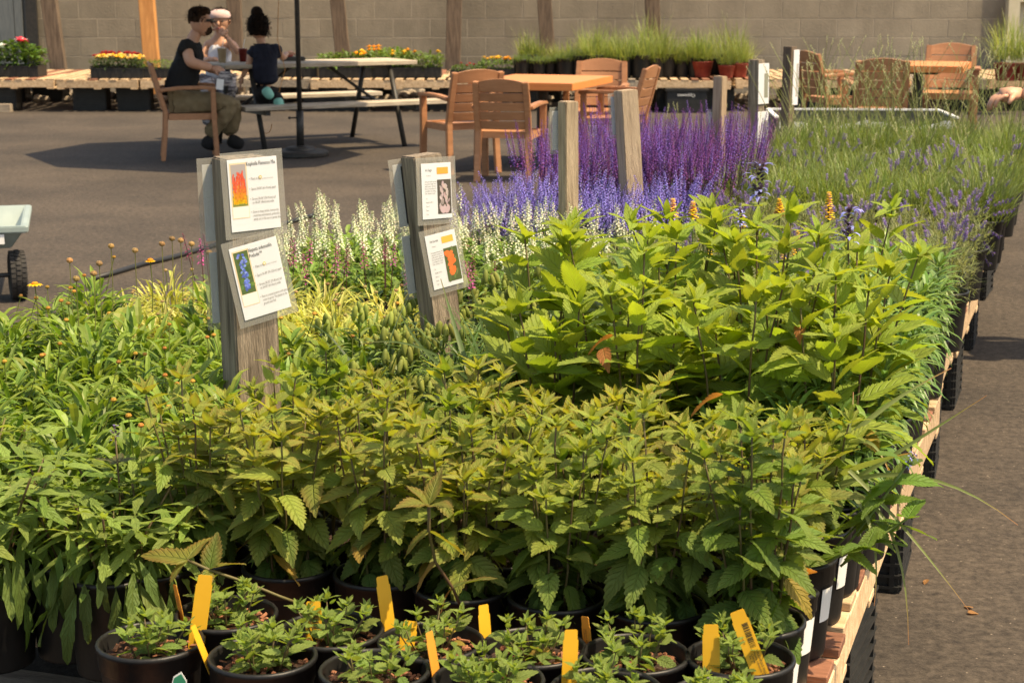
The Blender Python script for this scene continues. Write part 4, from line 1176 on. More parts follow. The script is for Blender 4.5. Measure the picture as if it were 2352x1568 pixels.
for pix, Yd, w in [(((1930, 1120), (2060, 1040), (2266, 908)), (3.12, 3.1, 3.1), .009), (((1930, 1110), (2130, 1040), (2338, 1205)), (3.1, 3.05, 3.0), .008), (((1950, 1080), (2060, 1180), (2225, 1400)), (3.05, 2.98, 2.9), .007),
                   (((1960, 1130), (2085, 1180), (2087, 1480)), (3.05, 2.95, 2.9), .008), (((1950, 1130), (2030, 1200), (2008, 1390)), (3.05, 2.95, 2.92), .008), (((1900, 1060), (1990, 940), (2185, 845)), (3.25, 3.25, 3.3), .012),
                   (((1910, 1050), (2000, 960), (2040, 1080)), (3.2, 3.15, 3.1), .01), (((1920, 1090), (1990, 1060), (2090, 1040)), (3.2, 3.1, 3.0), .014), (((1915, 1110), (1960, 990), (1960, 900)), (3.2, 3.2, 3.25), .010)]:
    long_blade(t, kp, pix, Yd, w, gb, gt)
# long diagonal blades in front of the second sign
kp2 = row(0.62, -0.96, DZ + .002)
t = pot_base('torch_lily', 'plant with a few very long upright blades crossing before the second signpost', 'potted plant', kp2, None, rz=0)
for pix, Yd, w in [(((1075, 850), (1050, 770), (1012, 640)), (3.7, 3.75, 3.8), .012), (((1265, 870), (1210, 760), (1148, 545)), (3.75, 3.8, 3.8), .009), (((1060, 870), (960, 820), (905, 690)), (3.65, 3.65, 3.65), .008),
                   (((1075, 870), (960, 760), (830, 790)), (3.65, 3.6, 3.55), .006), (((1200, 880), (1190, 800), (1170, 700)), (3.7, 3.7, 3.7), .008), (((1110, 880), (1150, 840), (1240, 860)), (3.65, 3.6, 3.5), .008),
                   (((690, 760), (720, 720), (748, 620)), (3.9, 3.9, 3.95), .016)][:6]:
    long_blade(t, kp2, pix, Yd, w, (0.11, 0.17, 0.06), (0.2, .16, .06))

# catmint leaning out of the block over the aisle
p = row(0.02, -0.02, DZ + .002)
t = thing('leaning_catmint', 'green catmint shoots with broad leaves leaning out over the aisle', 'potted plant', p)
rr = random.Random(77)
for (pa, pb, Yd) in (((1915, 1290), (2080, 1070), 3.0), ((1930, 1300), (2085, 1190), 2.95), ((1900, 1290), (1990, 1260), 2.9), ((1905, 1270), (2040, 1130), 3.05)):
    a_, b_ = atY(*pa, Yd) - p, atY(*pb, Yd) - p
    pts = bez(a_, a_.lerp(b_, .5) + Vector((.02, 0, .02)), b_, 5)
    q = MB(); q.tube(pts, .0024, 5); st = q.build('stem', pm('green_stem', (.10, .16, .04), (.15, .2, .05), 8, .6) if 'green_stem' not in bpy.data.materials else bpy.data.materials['green_stem'], t, smooth=True)
    for i in range(2, 6):
        for j in (0, 1):
            place_leaf(rr.choice(LEAF_C), st, pts[i], i * 1.57 + j * 3.14 + rr.uniform(-.4, .4) - .5, rr.uniform(-.5, .35) if i < 5 else rr.uniform(.2, .8), rr.uniform(.06, .085), jit((.12, .22, .035), .18, rr), .1, rr.uniform(-.4, .4))
    if pb[1] < 1100: obj('flower_spike', SPIKE, st, pts[-1], (0, .6, 0), .5)
# stray withered leaves on the tall catmints
for i, (px, py) in enumerate([(1385, 800), (1845, 735), (1410, 770), (1870, 1310), (1660, 905)]):
    c_ = atY(px, py, 3.42 if py < 900 else 2.8)
    o = place_leaf(LEAF_B[2], None, c_, rnd.uniform(2, 5), -.3, .06, (.42, .17, .06), .6, .4, name='withered_leaf')
    tag(o, 'withered orange-brown leaf caught among the catmints, %s' % ['on the left of the tall clump', 'on the right of the tall clump', 'high on the left of the tall clump', 'low by the aisle pots', 'in the middle of the block'][i], 'leaf', 'withered leaves among the catmints')
# a few buds lying on the asphalt
for i, (px, py) in enumerate([(2222, 1405), (2234, 1395), (2130, 1330)]):
    c_ = at(px, py, .006)
    o = place_leaf(LEAF_A[1], None, c_, i * 2.1, 0.0, .03, (.5, .25, .1), .5, .2, name='fallen_leaf')
    tag(o, 'small fallen orange leaf on the asphalt aisle, %s of three' % ['middle', 'farthest', 'leftmost'][i], 'leaf', 'fallen leaves on the asphalt')
# shapes that need evaluating (lettering, bodies) are evaluated alone in a scratch scene
def evaluated(o):
    sc = bpy.data.scenes.new('scratch')
    sc.collection.objects.link(o)
    sc.view_layers[0].update()
    me = bpy.data.meshes.new_from_object(o.evaluated_get(sc.view_layers[0].depsgraph))
    bpy.data.scenes.remove(sc)
    return me
# ---------------------------------------------------------------- sign posts
def text_mesh(body, size, mat, name='lettering', width=1.0, spacing=1.0, extr=0.0):
    cu = bpy.data.curves.new('t', 'FONT'); cu.body = body; cu.size = size; cu.resolution_u = 2; cu.space_line = spacing
    o = bpy.data.objects.new('t', cu)
    me = evaluated(o)
    bpy.data.objects.remove(o); bpy.data.curves.remove(cu)
    me.name = name
    me.materials.clear(); me.materials.append(mat)
    if width != 1.0:
        for v in me.vertices: v.co.x *= width
    # lie in the sheet's own plane (x right, z up), facing -y
    for v in me.vertices: v.co = Vector((v.co.x, 0, v.co.y))
    return me

def sheet(name, w, h, mat, bow=0.0, th=0.0008, nx=8, y=0.0):
    q = MB()
    def pt(i, z, yy):
        x = -w / 2 + w * i / nx
        return Vector((x, yy - bow * (2 * x / w) ** 2, z))
    vs, fs = [], []
    for i in range(nx + 1):
        vs += [pt(i, -h / 2, y), pt(i, h / 2, y), pt(i, h / 2, y + th), pt(i, -h / 2, y + th)]
    for i in range(nx):
        a = i * 4
        fs += [(a, a + 4, a + 5, a + 1), (a + 1, a + 5, a + 6, a + 2), (a + 2, a + 6, a + 7, a + 3), (a + 3, a + 7, a + 4, a)]
    fs += [(0, 1, 2, 3), (nx * 4 + 3, nx * 4 + 2, nx * 4 + 1, nx * 4)]
    q.add(vs, fs)
    return q

def rect(q, x, z, w, h, y, col):
    q.add([(x, y, z), (x + w, y, z), (x + w, y, z + h), (x, y, z + h)], [(0, 1, 2, 3)], col)
def ellipse(q, x, z, rx, rz, y, col, n=10, rot=0):
    pts = []
    for k in range(n):
        a = 6.283 * k / n; u_, v_ = rx * math.cos(a), rz * math.sin(a)
        pts.append((x + u_ * math.cos(rot) - v_ * math.sin(rot), y, z + u_ * math.sin(rot) + v_ * math.cos(rot)))
    q.add(pts, [tuple(range(n))], col)
M['print'] = foliage_mat('photo_print', rough=0.4, trans=0.1, glow=(1, 1, 1))

def make_sign(label, M4, w, h, style, bow=0.0):
    """M4: matrix of the sheet's centre (x right, -y towards the reader, z up)"""
    t = thing('plant_sign', label, 'sign', M4.to_translation(), rot=M4.to_euler(), group='laminated plant signs')
    sheet('laminate', w + .028, h + .03, None, y=0.0002, th=.0006).build('laminate', M['laminate'], t)
    sheet('paper', w, h, None, y=-0.0012, th=.001).build('paper', M['paper'], t)
    for sx_ in (-.012, .010):
        q = MB(); q.tube([(sx_ - .005, -.0022, h / 2 + .007), (sx_ + .005, -.0022, h / 2 + .0075)], .0006, 5); q.build('staple', M['steel'], t)
    y0 = -0.0016
    rr = random.Random(len(label))
    ks = w / .124 if style in ('torch', 'nepeta') else w / .1
    def txt(body, x, z, size, mat='ink', width=.78, spacing=1.0):
        width *= ks
        obj('lettering', text_mesh(body, size, M[mat], width=width, spacing=spacing), t, (x, y0 - .0003, z))
    if style in ('torch', 'nepeta'):
        pic = MB()
        px0, pz0, pw, ph = -w * .44, -h * .15, w * .30, h * .58
        rect(pic, px0 - .0025, pz0 - h * .17, pw + .005, ph + h * .17 + .003, y0 + .00012, (0.80, 0.62, 0.40))
        rect(pic, px0 - .0015, pz0 - h * .16, pw + .003, h * .155, y0 + .00004, (0.86, 0.80, 0.74))
        if style == 'torch':
            rect(pic, px0, pz0, pw, ph, y0, (0.40, 0.36, 0.36))
            rect(pic, px0, pz0, pw, ph * .25, y0 - .00004, (0.22, 0.24, 0.06))
            for k in range(8):
                xx = px0 + pw * (.12 + .76 * k / 7); top = ph * rr.uniform(.62, .95)
                for j in range(16):
                    z_ = top * (.12 + .88 * j / 16)
                    ellipse(pic, xx + rr.uniform(-.001, .001), pz0 + z_, .0026 * (1.15 - .6 * j / 16), .0040, y0 - .0001 - .00001 * j, jit(lerp((.75, .42, .02), (.72, .10, .05), min(1, j / 10 + rr.uniform(-.25, .25))), .15, rr), 7)
        else:
            rect(pic, px0, pz0, pw, ph, y0, (0.09, 0.14, 0.05))
            for k in range(20): ellipse(pic, px0 + pw * rr.uniform(.12, .88), pz0 + ph * rr.uniform(.1, .9), .004, .006, y0 - .00005 - k * 1e-6, jit((.10, .17, .05), .4, rr), 7, rr.uniform(0, 3))
            for k in range(60):
                tt = rr.random()
                ellipse(pic, px0 + pw * (.5 + rr.uniform(-.3, .3) * (.35 + .65 * tt)), pz0 + ph * (.06 + .9 * tt), .0026, .0034, y0 - .0001 - k * 2e-6, jit(rr.choice(((.13, .20, .62), (.20, .28, .72), (.08, .12, .45))), .2, rr), 7, rr.uniform(0, 3))
        pic.build('picture', M['print'], t, tint=True)
        tx = -w * .09
        if style == 'torch':
            txt('Kniphofia Flamenco Mix', tx - .004, h * .40, .0115, width=.66)
            txt('\u2022  Plant in Sun', tx, h * .20, .0078, 'greyink', .72)
            txt('(at least 6 hrs of sun)', tx + w * .27, h * .20, .0040, 'greyink', .8)
            txt('\u2022  Space 24-36" (61-91cm) apart', tx, h * .06, .0078, 'greyink', .66)
            txt('\u2022  Grows 30-36" (76-91cm) tall\n    to 18-24" (46-61cm) wide', tx, h * -.08, .0078, 'greyink', .66, 1.0)
            txt('\u2022  Grow in deep, fertile, humus-rich,\n    moist but well-drained, preferably\n    sandy soil, in full sun or partial shade.', tx, h * -.26, .0078, 'greyink', .62, 1.0)
        else:
            txt('Nepeta subsessilis\nPrelude\u2122', tx - .004, h * .39, .0115, width=.74, spacing=1.05)
            txt('\u2022  Plant in Sun', tx, h * .16, .0078, 'greyink', .72)
            txt('(at least 6 hrs of sun)', tx + w * .27, h * .16, .0040, 'greyink', .8)
            txt('\u2022  Space 36-48" (91-122cm) apart', tx, h * .04, .0078, 'greyink', .66)
            txt('\u2022  Grows 28-32" (71-81cm) tall\n    to 24-30" (61-76cm) wide', tx, h * -.09, .0078, 'greyink', .66, 1.0)
            txt('\u2022  Plant in a sunny location with plenty of\n    room to grow. This plants to the\n    ground each Fall.', tx, h * -.26, .0078, 'greyink', .62, 1.0)
        q = MB(); ellipse(q, tx + w * .235, h * (.225 if style == 'torch' else .185), .0034, .0042, y0 - .0002, (.72, .50, .12), 12)
        ellipse(q, tx + w * .235, h * (.225 if style == 'torch' else .185), .0018, .0024, y0 - .0003, (.86, .82, .70), 10)
        q.build('sun_symbol', M['print'], t, tint=True)
    else:
        pic = MB()
        pw, ph = w * .46, h * .62
        px0, pz0 = w * .02, -h * .42
        rect(pic, px0, h * .30, w * .38, h * .12, y0, (0.85, 0.42, 0.08))
        if style == 'lily':
            rect(pic, px0, pz0, pw, ph, y0, (0.10, 0.085, 0.07))
            for k in range(46):
                tt = rr.random()
                ellipse(pic, px0 + pw * (.5 + rr.uniform(-.36, .36) * (1 - .4 * tt)), pz0 + ph * (.12 + .82 * tt), .0028, .0062, y0 - .0001 - k * 2e-6, jit(rr.choice(((.55, .42, .42), (.40, .30, .30), (.62, .50, .50))), .2, rr), 7, rr.uniform(-.7, .7))
            ellipse(pic, px0 + pw * .35, pz0 + ph * .12, .007, .010, y0 - .0003, (.62, .46, .48), 10, .4)
            ellipse(pic, px0 + pw * .68, pz0 + ph * .12, .007, .010, y0 - .00031, (.60, .44, .46), 10, -.4)
        else:
            rect(pic, px0, pz0, pw, ph, y0, (0.085, 0.11, 0.045))
            for k in range(14): ellipse(pic, px0 + pw * rr.uniform(.1, .9), pz0 + ph * rr.uniform(.05, .95), .003, .009, y0 - .00006 - k * 1e-6, jit((.12, .15, .06), .3, rr), 7, rr.uniform(-.5, .5))
            for k in range(40):
                tt = rr.random()
                ellipse(pic, px0 + pw * (.42 + rr.uniform(-.30, .34) * (.35 + .65 * tt)), pz0 + ph * (.22 + .66 * tt), .0048, .0052, y0 - .0002 - k * 2e-6, jit((.88, .17, .05), .08, rr), 8, rr.uniform(-1, 1))
        pic.build('picture', M['print'], t, tint=True)
        txt('Iris Sugar' if style == 'lily' else 'Iris Sunrise', -w * .37, h * .36, .0085, 'ink', .72)
        txt('Perennial', -w * .33, h * .27, .0045, 'greyink', .8)
        txt('Tall spires of bloom over\nneat green clumps from\nearly summer. Attracts\nbees and butterflies and\nis excellent for cutting.\nDeer resistant, hardy.', -w * .40, h * .16, .0056, 'greyink', .70, 1.05)
        txt('Sun\n\nHeight 24-30 in\n\nZone 4\n\nSpace\n\nCare', -w * .38, h * -.14, .0052, 'greyink', .75, .95)
    return t

def post(px_top, py_top, Yd, w, dpt, yaw, lean, label, mat='post', ztop=None, base=None):
    a_ = atY(px_top, py_top, Yd)
    t = thing('sign_post', label, 'post', (a_.x, a_.y, DZ + .002), rot=(0, lean, 0), group='wooden sign posts of the plant bench')
    H = (a_.z - DZ) / math.cos(lean)
    # base shifted so that the leaning top meets the surveyed point
    t.location.x = a_.x - math.sin(lean) * H
    q = MB(); q.box((0, 0, H / 2), (w, dpt, H))
    me = bevel(q.mesh('shaft', M[mat]), 0.0035, 2)
    sh = obj('shaft', me, t, (0, 0, 0), (0, 0, yaw))
    F4 = Matrix.Translation(t.location) @ Matrix.Rotation(lean, 4, 'Y') @ Matrix.Rotation(yaw, 4, 'Z')
    return t, F4, H
# near post with two front and two back signs
P1, F1, H1 = post(553, 362, 3.70, .098, .098, R(29), R(-1.0), 'thick weathered wooden post carrying the two nearest plant signs')
d_ = .098 / 2
def on_front(F, x, z, roll, off): return F @ Matrix.Translation((x, -off, z)) @ Matrix.Rotation(roll, 4, 'Y')
make_sign('white laminated sign headed Kniphofia Flamenco Mix, upper one on the nearest post', on_front(F1, .006, H1 - .075, R(-1.5), d_ + .004), .110, .152, 'torch')
make_sign('white laminated sign headed Nepeta subsessilis, lower one on the nearest post', on_front(F1, .010, H1 - .255, R(-10.5), d_ + .0065), .108, .158, 'nepeta')
def back_sheet(F, x, z, w, h, off, label, roll=0, dark=False):
    Mx = F @ Matrix.Translation((x, off, z)) @ Matrix.Rotation(math.pi, 4, 'Z') @ Matrix.Rotation(roll, 4, 'Y')
    t = thing('plant_sign', label, 'sign', Mx.to_translation(), rot=Mx.to_euler(), group='laminated plant signs')
    sheet('l', w + .024, h + .028, None, y=.0002, th=.0006).build('laminate', M['laminate'], t)
    sheet('p', w, h, None, y=-.0012, th=.001).build('paper', M['paper'], t)
    if dark: sheet('b', w * .80, h * .92, None, y=.0012, th=.0006).build('backing', M['darkmetal'], t, (-w * .09, 0, 0))
back_sheet(F1, -.006, H1 - .10, .125, .165, d_ + .004, 'back of the upper sign on the far side of the nearest post', dark=True)
back_sheet(F1, -.004, H1 - .285, .118, .155, d_ + .004, 'back of the lower sign on the far side of the nearest post')
P2, F2, H2 = post(967, 357, 4.42, .080, .080, R(30), R(-6), 'leaning weathered wooden post carrying the signs with lily pictures')
d2 = .080 / 2
make_sign('white laminated sign with a pale pink flower picture, upper one on the leaning post', on_front(F2, .010, H2 - .092, R(5.0), d2 + .004), .084, .140, 'lily')
make_sign('white laminated sign with a bright orange flower picture, lower one on the leaning post', on_front(F2, .008, H2 - .268, R(-4), d2 + .006), .086, .140, 'orange')
back_sheet(F2, -.006, H2 - .10, .112, .16, d2 + .004, 'back of the upper sign behind the leaning post', dark=True)
back_sheet(F2, -.004, H2 - .28, .112, .15, d2 + .004, 'back of the lower sign behind the leaning post', dark=True)
P3, F3, H3 = post(1305, 234, 6.24, .054, .058, R(28), R(-.5), 'square grey post with one sign edge-on, third from the near end', 'post_pale')
back_sheet(F3, -.008, H3 - .105, .075, .14, .034, 'white sign seen edge-on behind the third post')
P4, F4_, H4 = post(1437, 208, 6.92, .074, .074, R(22), R(-4.0), 'broad pale post leaning left among the violet salvias', 'post_pale')
back_sheet(F4_, -.008, H4 - .10, .08, .15, .042, 'white sign seen edge-on behind the broad pale post')
P5, F5, H5 = post(1655, 176, 7.99, .036, .062, R(34), R(.6), 'brown post in front of the deep purple salvias', 'post_new')
back_sheet(F5, -.006, H5 - .25, .05, .17, .036, 'white sign seen edge-on behind the brown post')
P6, F6, H6 = post(1738, 138, 9.65, .055, .075, R(40), R(-.8), 'grey post with two pale signs beside the lavender')
P7, F7, H7 = post(1815, 108, 11.6, .06, .07, R(40), R(.5), 'farthest sign post with a tall narrow white sign', 'timber')
def plain_sign(F, x, z, w, h, off, label, pic):
    Mx = on_front(F, x, z, 0, off)
    t = thing('plant_sign', label, 'sign', Mx.to_translation(), rot=Mx.to_euler(), group='laminated plant signs')
    sheet('p', w, h, None, y=-.0012, th=.001).build('paper', M['paper'], t)
    q = MB()
    rect(q, w * .05, -h * .35, w * .36, h * .6, -.0018, pic)
    q.build('print', M['print'], t, tint=True)
plain_sign(F6, .012, H6 - .13, .085, .22, .042, 'upper pale sign on the grey post beside the lavender', (.25, .25, .2))
plain_sign(F6, .012, H6 - .38, .085, .20, .042, 'lower pale sign on the grey post beside the lavender', (.3, .32, .2))
plain_sign(F7, .022, H7 - .2, .055, .36, .039, 'tall narrow white sign on the farthest post', (.5, .5, .47))

# ---------------------------------------------------------------- yellow plant tags
TAGS = [((401, 1342), (422, 1437), 20, -62, 'tagorange', 'p', 'narrow orange tag turned edge-on, far left'),
        ((472, 1320), (451, 1478), 38, 12, 'tagyellow', '', 'tall blank yellow tag leaning right in the leftmost small pot'),
        ((443, 1436), (480, 1528), 7, 80, 'tagyellow', '', 'thin yellow tag seen edge-on at the rim of the second small pot'),
        ((720, 1380), (721, 1470), 40, 0, 'tagyellow', 'b', 'yellow tag with upright barcode between the second and third small pots'),
        ((877, 1322), (895, 1455), 28, 28, 'tagyellow', '', 'blank yellow tag leaning left above the third small pot'),
        ((944, 1425), (930, 1500), 40, 20, 'tagyellow', '', 'short wide yellow tag half hidden by leaves of the third small pot'),
        ((985, 1450), (1005, 1568), 14, 62, 'tagorange', '', 'thin orange-yellow tag at the left rim of the fourth small pot'),
        ((1110, 1388), (1116, 1474), 20, 40, 'tagyellow', '', 'small yellow tag behind the fourth small pot'),
        ((1312, 1445), (1306, 1590), 30, 14, 'tagyellow', '', 'blank yellow tag standing in the fifth front pot'),
        ((1343, 1415), (1352, 1500), 14, -58, 'tagorange', 'p', 'narrow printed orange tag right of the fourth back-row pot'),
        ((1633, 1433), (1634, 1560), 42, 0, 'tagyellow', '', 'wide blank yellow tag near the aisle end of the small pots'),
        ((1692, 1402), (1752, 1560), 46, 2, 'tagyellow', 'bt', 'printed yellow tag with barcode tilted left at the aisle end')]
for (tp, bp_, wpx, yaw, mt, pr, lab) in TAGS:
    b_ = at(bp_[0], bp_[1], DZ + SZ + .004)
    a_ = atY(tp[0], tp[1], b_.y + .012)
    sc_ = FPX / (b_.y * math.cos(PITCH) + (CAMH - b_.z) * math.sin(PITCH))
    wd = max(.022, .026 if wpx > 34 else .0235)
    ax = a_ - b_; Ln = ax.length
    zax = ax.normalized()
    xax = Matrix.Rotation(R(yaw), 3, zax) @ (Vector((1, 0, 0)) - zax * zax.x).normalized()
    yax = zax.cross(xax)
    Mx = Matrix((xax, yax, zax)).transposed().to_4x4(); Mx.translation = b_
    t = thing('plant_tag', lab, 'plant tag', Mx.to_translation(), rot=Mx.to_euler(), group='yellow plant tags in the small pots')
    q = MB()
    c_ = .004
    poly = [(-wd * .36, -.03), (wd * .36, -.03), (wd / 2, .0), (wd / 2, Ln - .016), (wd / 2 - .0015, Ln - .0145), (wd / 2 - .0018, Ln - .002), (wd / 2 - .0035, Ln), (-wd / 2 + .0035, Ln), (-wd / 2 + .0018, Ln - .002), (-wd / 2 + .0015, Ln - .0145), (-wd / 2, Ln - .016), (-wd / 2, 0)]
    M90 = Matrix.Rotation(R(90), 3, 'X')
    q.prism(poly, -.0004, .0004, M90)
    q.build('stake', M[mt], t)
    if pr:
        q = MB()
        if 'b' in pr:
            rr = random.Random(3)
            z_ = Ln - .022
            while z_ > Ln - .062:
                hh = rr.choice((.0005, .0009, .0014))
                rect(q, -.0005 if 't' in pr else -.001, z_, wd * .36, hh, -.0008, (.05, .04, .02)); z_ -= hh + rr.choice((.0006, .001))
            q.build('barcode', M['print'], t, tint=True)
            lines = [('VAUGHNS/S-Walker\'s Gar', .0052, wd * .22, Ln - .066), ('Nepeta subsessilis \'Nepe', .0046, wd * .05, Ln - .068), ('Catmint', .0046, -wd * .12, Ln - .070), ('No. 1', .0042, -wd * .27, Ln - .072), ('$10.99', .0046, -wd * .33, Ln - .040)] if 't' in pr else [('$10.99', .0046, -wd * .36, Ln - .036), ('VAUGHNS', .0045, wd * .2, Ln - .067), ('Nepeta', .0045, wd * .02, Ln - .067)]
        else:
            lines = [('Nepeta subsessilis', .0050, -wd * .05, Ln - .02), ('Catmint', .0046, -wd * .25, Ln - .02)]
        for body, sz, x_, z_ in lines:
            o = obj('lettering', text_mesh(body, sz, M['ink']), t, (x_, -.0009, z_), (0, R(90), 0))
# small picture tag at the bottom edge, stuck in a tray cut by the frame
p_ = at(195, 1600, .56)
tr = thing('nursery_tray', 'black nursery tray whose rim shows at the bottom left edge', 'tray', (p_.x, p_.y - .05, DZ))
q = MB(); q.lathe([(.085, 0), (.10, .13), (.103, .13), (.103, .137), (.098, .137), (.083, .01), (0, .01)], 4, M=Matrix.Rotation(R(45), 3, 'Z')); q.build('rim', M['pot'], tr)
b_ = at(412, 1590, .56)
t = thing('picture_tag', 'small green picture tag with white border at the bottom edge', 'plant tag', b_, 0)
q = MB(); q.prism([(-.012, -.05), (.012, -.05), (.012, .02), (.004, .034), (-.008, .026), (-.012, .01)], -.0004, .0004, Matrix.Rotation(R(90), 3, 'X')); q.build('card', M['white'], t)
q = MB(); q.add([(-.0105, -.0008, -.04), (.0105, -.0008, -.04), (.0105, -.0008, .019), (.004, -.0008, .031), (-.007, -.0008, .024), (-.0105, -.0008, .009)], [(0, 1, 2, 3, 4, 5)], (.03, .22, .12))
ellipse(q, .002, -.002, .004, .012, -.0011, (.25, .42, .2), 9, .4); ellipse(q, .006, -.012, .003, .009, -.0012, (.75, .62, .2), 8, .2)
q.build('picture', M['print'], t, tint=True)

# ---------------------------------------------------------------- resin armchairs
def bar(q, p, r_, w, h, n=None):
    q.tube(p, r_, 6)
def rbar(pts, wx, wy, mat='resin', bev=.006):
    """rectangular bar through points"""
    q = MB(); vs, fs = [], []
    pts = [Vector(p) for p in pts]
    for i, p in enumerate(pts):
        d = (pts[min(i + 1, len(pts) - 1)] - pts[max(i - 1, 0)]).normalized()
        x = Vector((1, 0, 0)); x = (x - d * d.x)
        if x.length < .3: x = Vector((0, 1, 0)) - d * d.y
        x.normalize(); y = d.cross(x)
        for sx, sy in ((-1, -1), (1, -1), (1, 1), (-1, 1)): vs.append(p + x * sx * wx / 2 + y * sy * wy / 2)
    n = len(pts)
    for i in range(n - 1):
        for k in range(4):
            fs.append((i * 4 + k, i * 4 + (k + 1) % 4, i * 4 + 4 + (k + 1) % 4, i * 4 + 4 + k))
    fs += [(3, 2, 1, 0), tuple((n - 1) * 4 + k for k in range(4))]
    q.add(vs, fs)
    return bevel(q.mesh('bar', M[mat]), bev, 2)
def slat_mesh(z0, z1, hw0, hw1, arch=0.0, th=.016):
    q = MB(); n = 10
    def yb(z): return .20 + (z - .42) * .27
    vs, fs = [], []
    for i in range(n + 1):
        s_ = -1 + 2 * i / n
        cv = .028 * (1 - s_ * s_)
        for (z, hw, a_) in ((z0, hw0, 0), (z1, hw1, arch)):
            zz = z + a_ * (1 - s_ * s_)
            vs += [Vector((s_ * hw, yb(z) + cv - th / 2, zz)), Vector((s_ * hw, yb(z) + cv + th / 2, zz))]
    for i in range(n):
        a = i * 4; b = a + 4
        fs += [(a, b, b + 2, a + 2), (a + 1, a + 3, b + 3, b + 1), (a + 2, b + 2, b + 3, a + 3), (a, a + 1, b + 1, b)]
    fs += [(0, 2, 3, 1), (n * 4, n * 4 + 1, n * 4 + 3, n * 4 + 2)]
    q.add(vs, fs)
    return bevel(q.mesh('slat', M['resin']), .003, 1)
CH = {}
def chair_parts():
    def yb(z): return .20 + (z - .42) * .27
    P_ = []
    for s_ in (-1, 1):
        P_.append(('back_leg', rbar([(s_ * .225, .245, 0), (s_ * .222, .215, .25), (s_ * .220, yb(.44), .44), (s_ * .222, yb(.66), .66), (s_ * .214, yb(.865), .865)], .054, .042)))
        P_.append(('front_leg', rbar([(s_ * .262, -.245, 0), (s_ * .262, -.225, .40), (s_ * .264, -.225, .655)], .056, .046)))
        P_.append(('armrest', rbar([(s_ * .268, -.265, .655), (s_ * .272, -.12, .665), (s_ * .262, .08, .662), (s_ * .236, yb(.64) - .006, .64)], .066, .032, bev=.008)))
    zs = [.455, .535, .615, .695, .775]
    for z in zs[:-1]: P_.append(('slat', slat_mesh(z, z + .073, .204, .205)))
    P_.append(('top_rail', slat_mesh(.776, .862, .2, .2, .03, .02)))
    q = MB(); n = 8; vs, fs = [], []
    for i in range(n + 1):
        s_ = -1 + 2 * i / n
        for j in range(n + 1):
            t_ = j / n
            vs.append(Vector((s_ * (.25 - .03 * t_), -.255 + .45 * t_ - .03 * (1 - t_) * s_ * s_ * 0, .435 - .018 * (1 - s_ * s_) * math.sin(math.pi * t_) - .02 * (1 - t_) ** 4)))
    for i in range(n):
        for j in range(n): fs.append((i * (n + 1) + j, (i + 1) * (n + 1) + j, (i + 1) * (n + 1) + j + 1, i * (n + 1) + j + 1))
    q.add(vs, fs)
    q.box((0, -.245, .40), (.49, .02, .06)); q.box((0, .185, .405), (.42, .02, .055))
    for s_ in (-1, 1): q.box((s_ * .235, -.03, .40), (.02, .42, .058))
    P_.append(('seat', q.mesh('seat', M['resin'], smooth=False)))
    return P_
CPARTS = chair_parts()
def chair(x, y, rz, label, group, scale=1.0):
    t = thing('resin_armchair', label, 'chair', (x, y, 0), rz, group, scale)
    for n_, me in CPARTS: obj(n_, me, t)
    return t
chair(-3.0, 16.22, R(102), 'tan slatted armchair that the man in black sits on', 'tan resin armchairs')
chair(-0.03, 14.42, R(168), 'tan armchair with its back to the camera in front of the near orange table', 'tan resin armchairs', .95)
chair(-0.43, 15.05, R(207), 'tan armchair turned left, its back sunlit, at the near orange table', 'tan resin armchairs')
chair(0.80, 16.45, R(-10), 'tan armchair facing the camera behind the near orange table', 'tan resin armchairs', 1.0)
chair(0.93, 15.6, R(250), 'tan armchair seen side-on right of the near orange table', 'tan resin armchairs')
chair(3.45, 16.6, R(176), 'dark-backed tan armchair in front of the far orange table', 'tan resin armchairs', 1.03)
chair(3.32, 18.1, R(110), 'tan armchair facing right at the left end of the far orange table', 'tan resin armchairs', 1.03)
chair(4.62, 18.6, R(-16), 'tan armchair facing the camera behind the far orange table', 'tan resin armchairs', 1.08)

def orange_table(cx, cy, rz, L, W, H, label):
    t = thing('orange_table', label, 'table', (cx, cy, 0), rz, 'orange cafe tables')
    q = MB(); q.box((0, 0, H - .032), (W, L, .064)); obj('tabletop', bevel(q.mesh('tabletop', M['tabletop']), .004, 2), t)
    q = MB(); q.lathe([(.05, .02), (.05, H - .07)], 14); q.build('pedestal', M['darkmetal'], t, smooth=True)
    q = MB(); q.box((0, 0, .018), (.6, .09, .036)); q.box((0, 0, .0185), (.09, .6, .037)); q.build('foot', M['darkmetal'], t)
    q = MB(); q.box((0, 0, H - .085), (.4, .4, .03)); q.build('mounting_plate', M['darkmetal'], t)
orange_table(0.27, 15.62, RZ, 1.3, .94, .765, 'square orange table with four tan chairs, behind the violet salvias')
orange_table(4.10, 17.75, RZ, 1.1, .95, .80, 'orange table at the far right with three chairs round it')

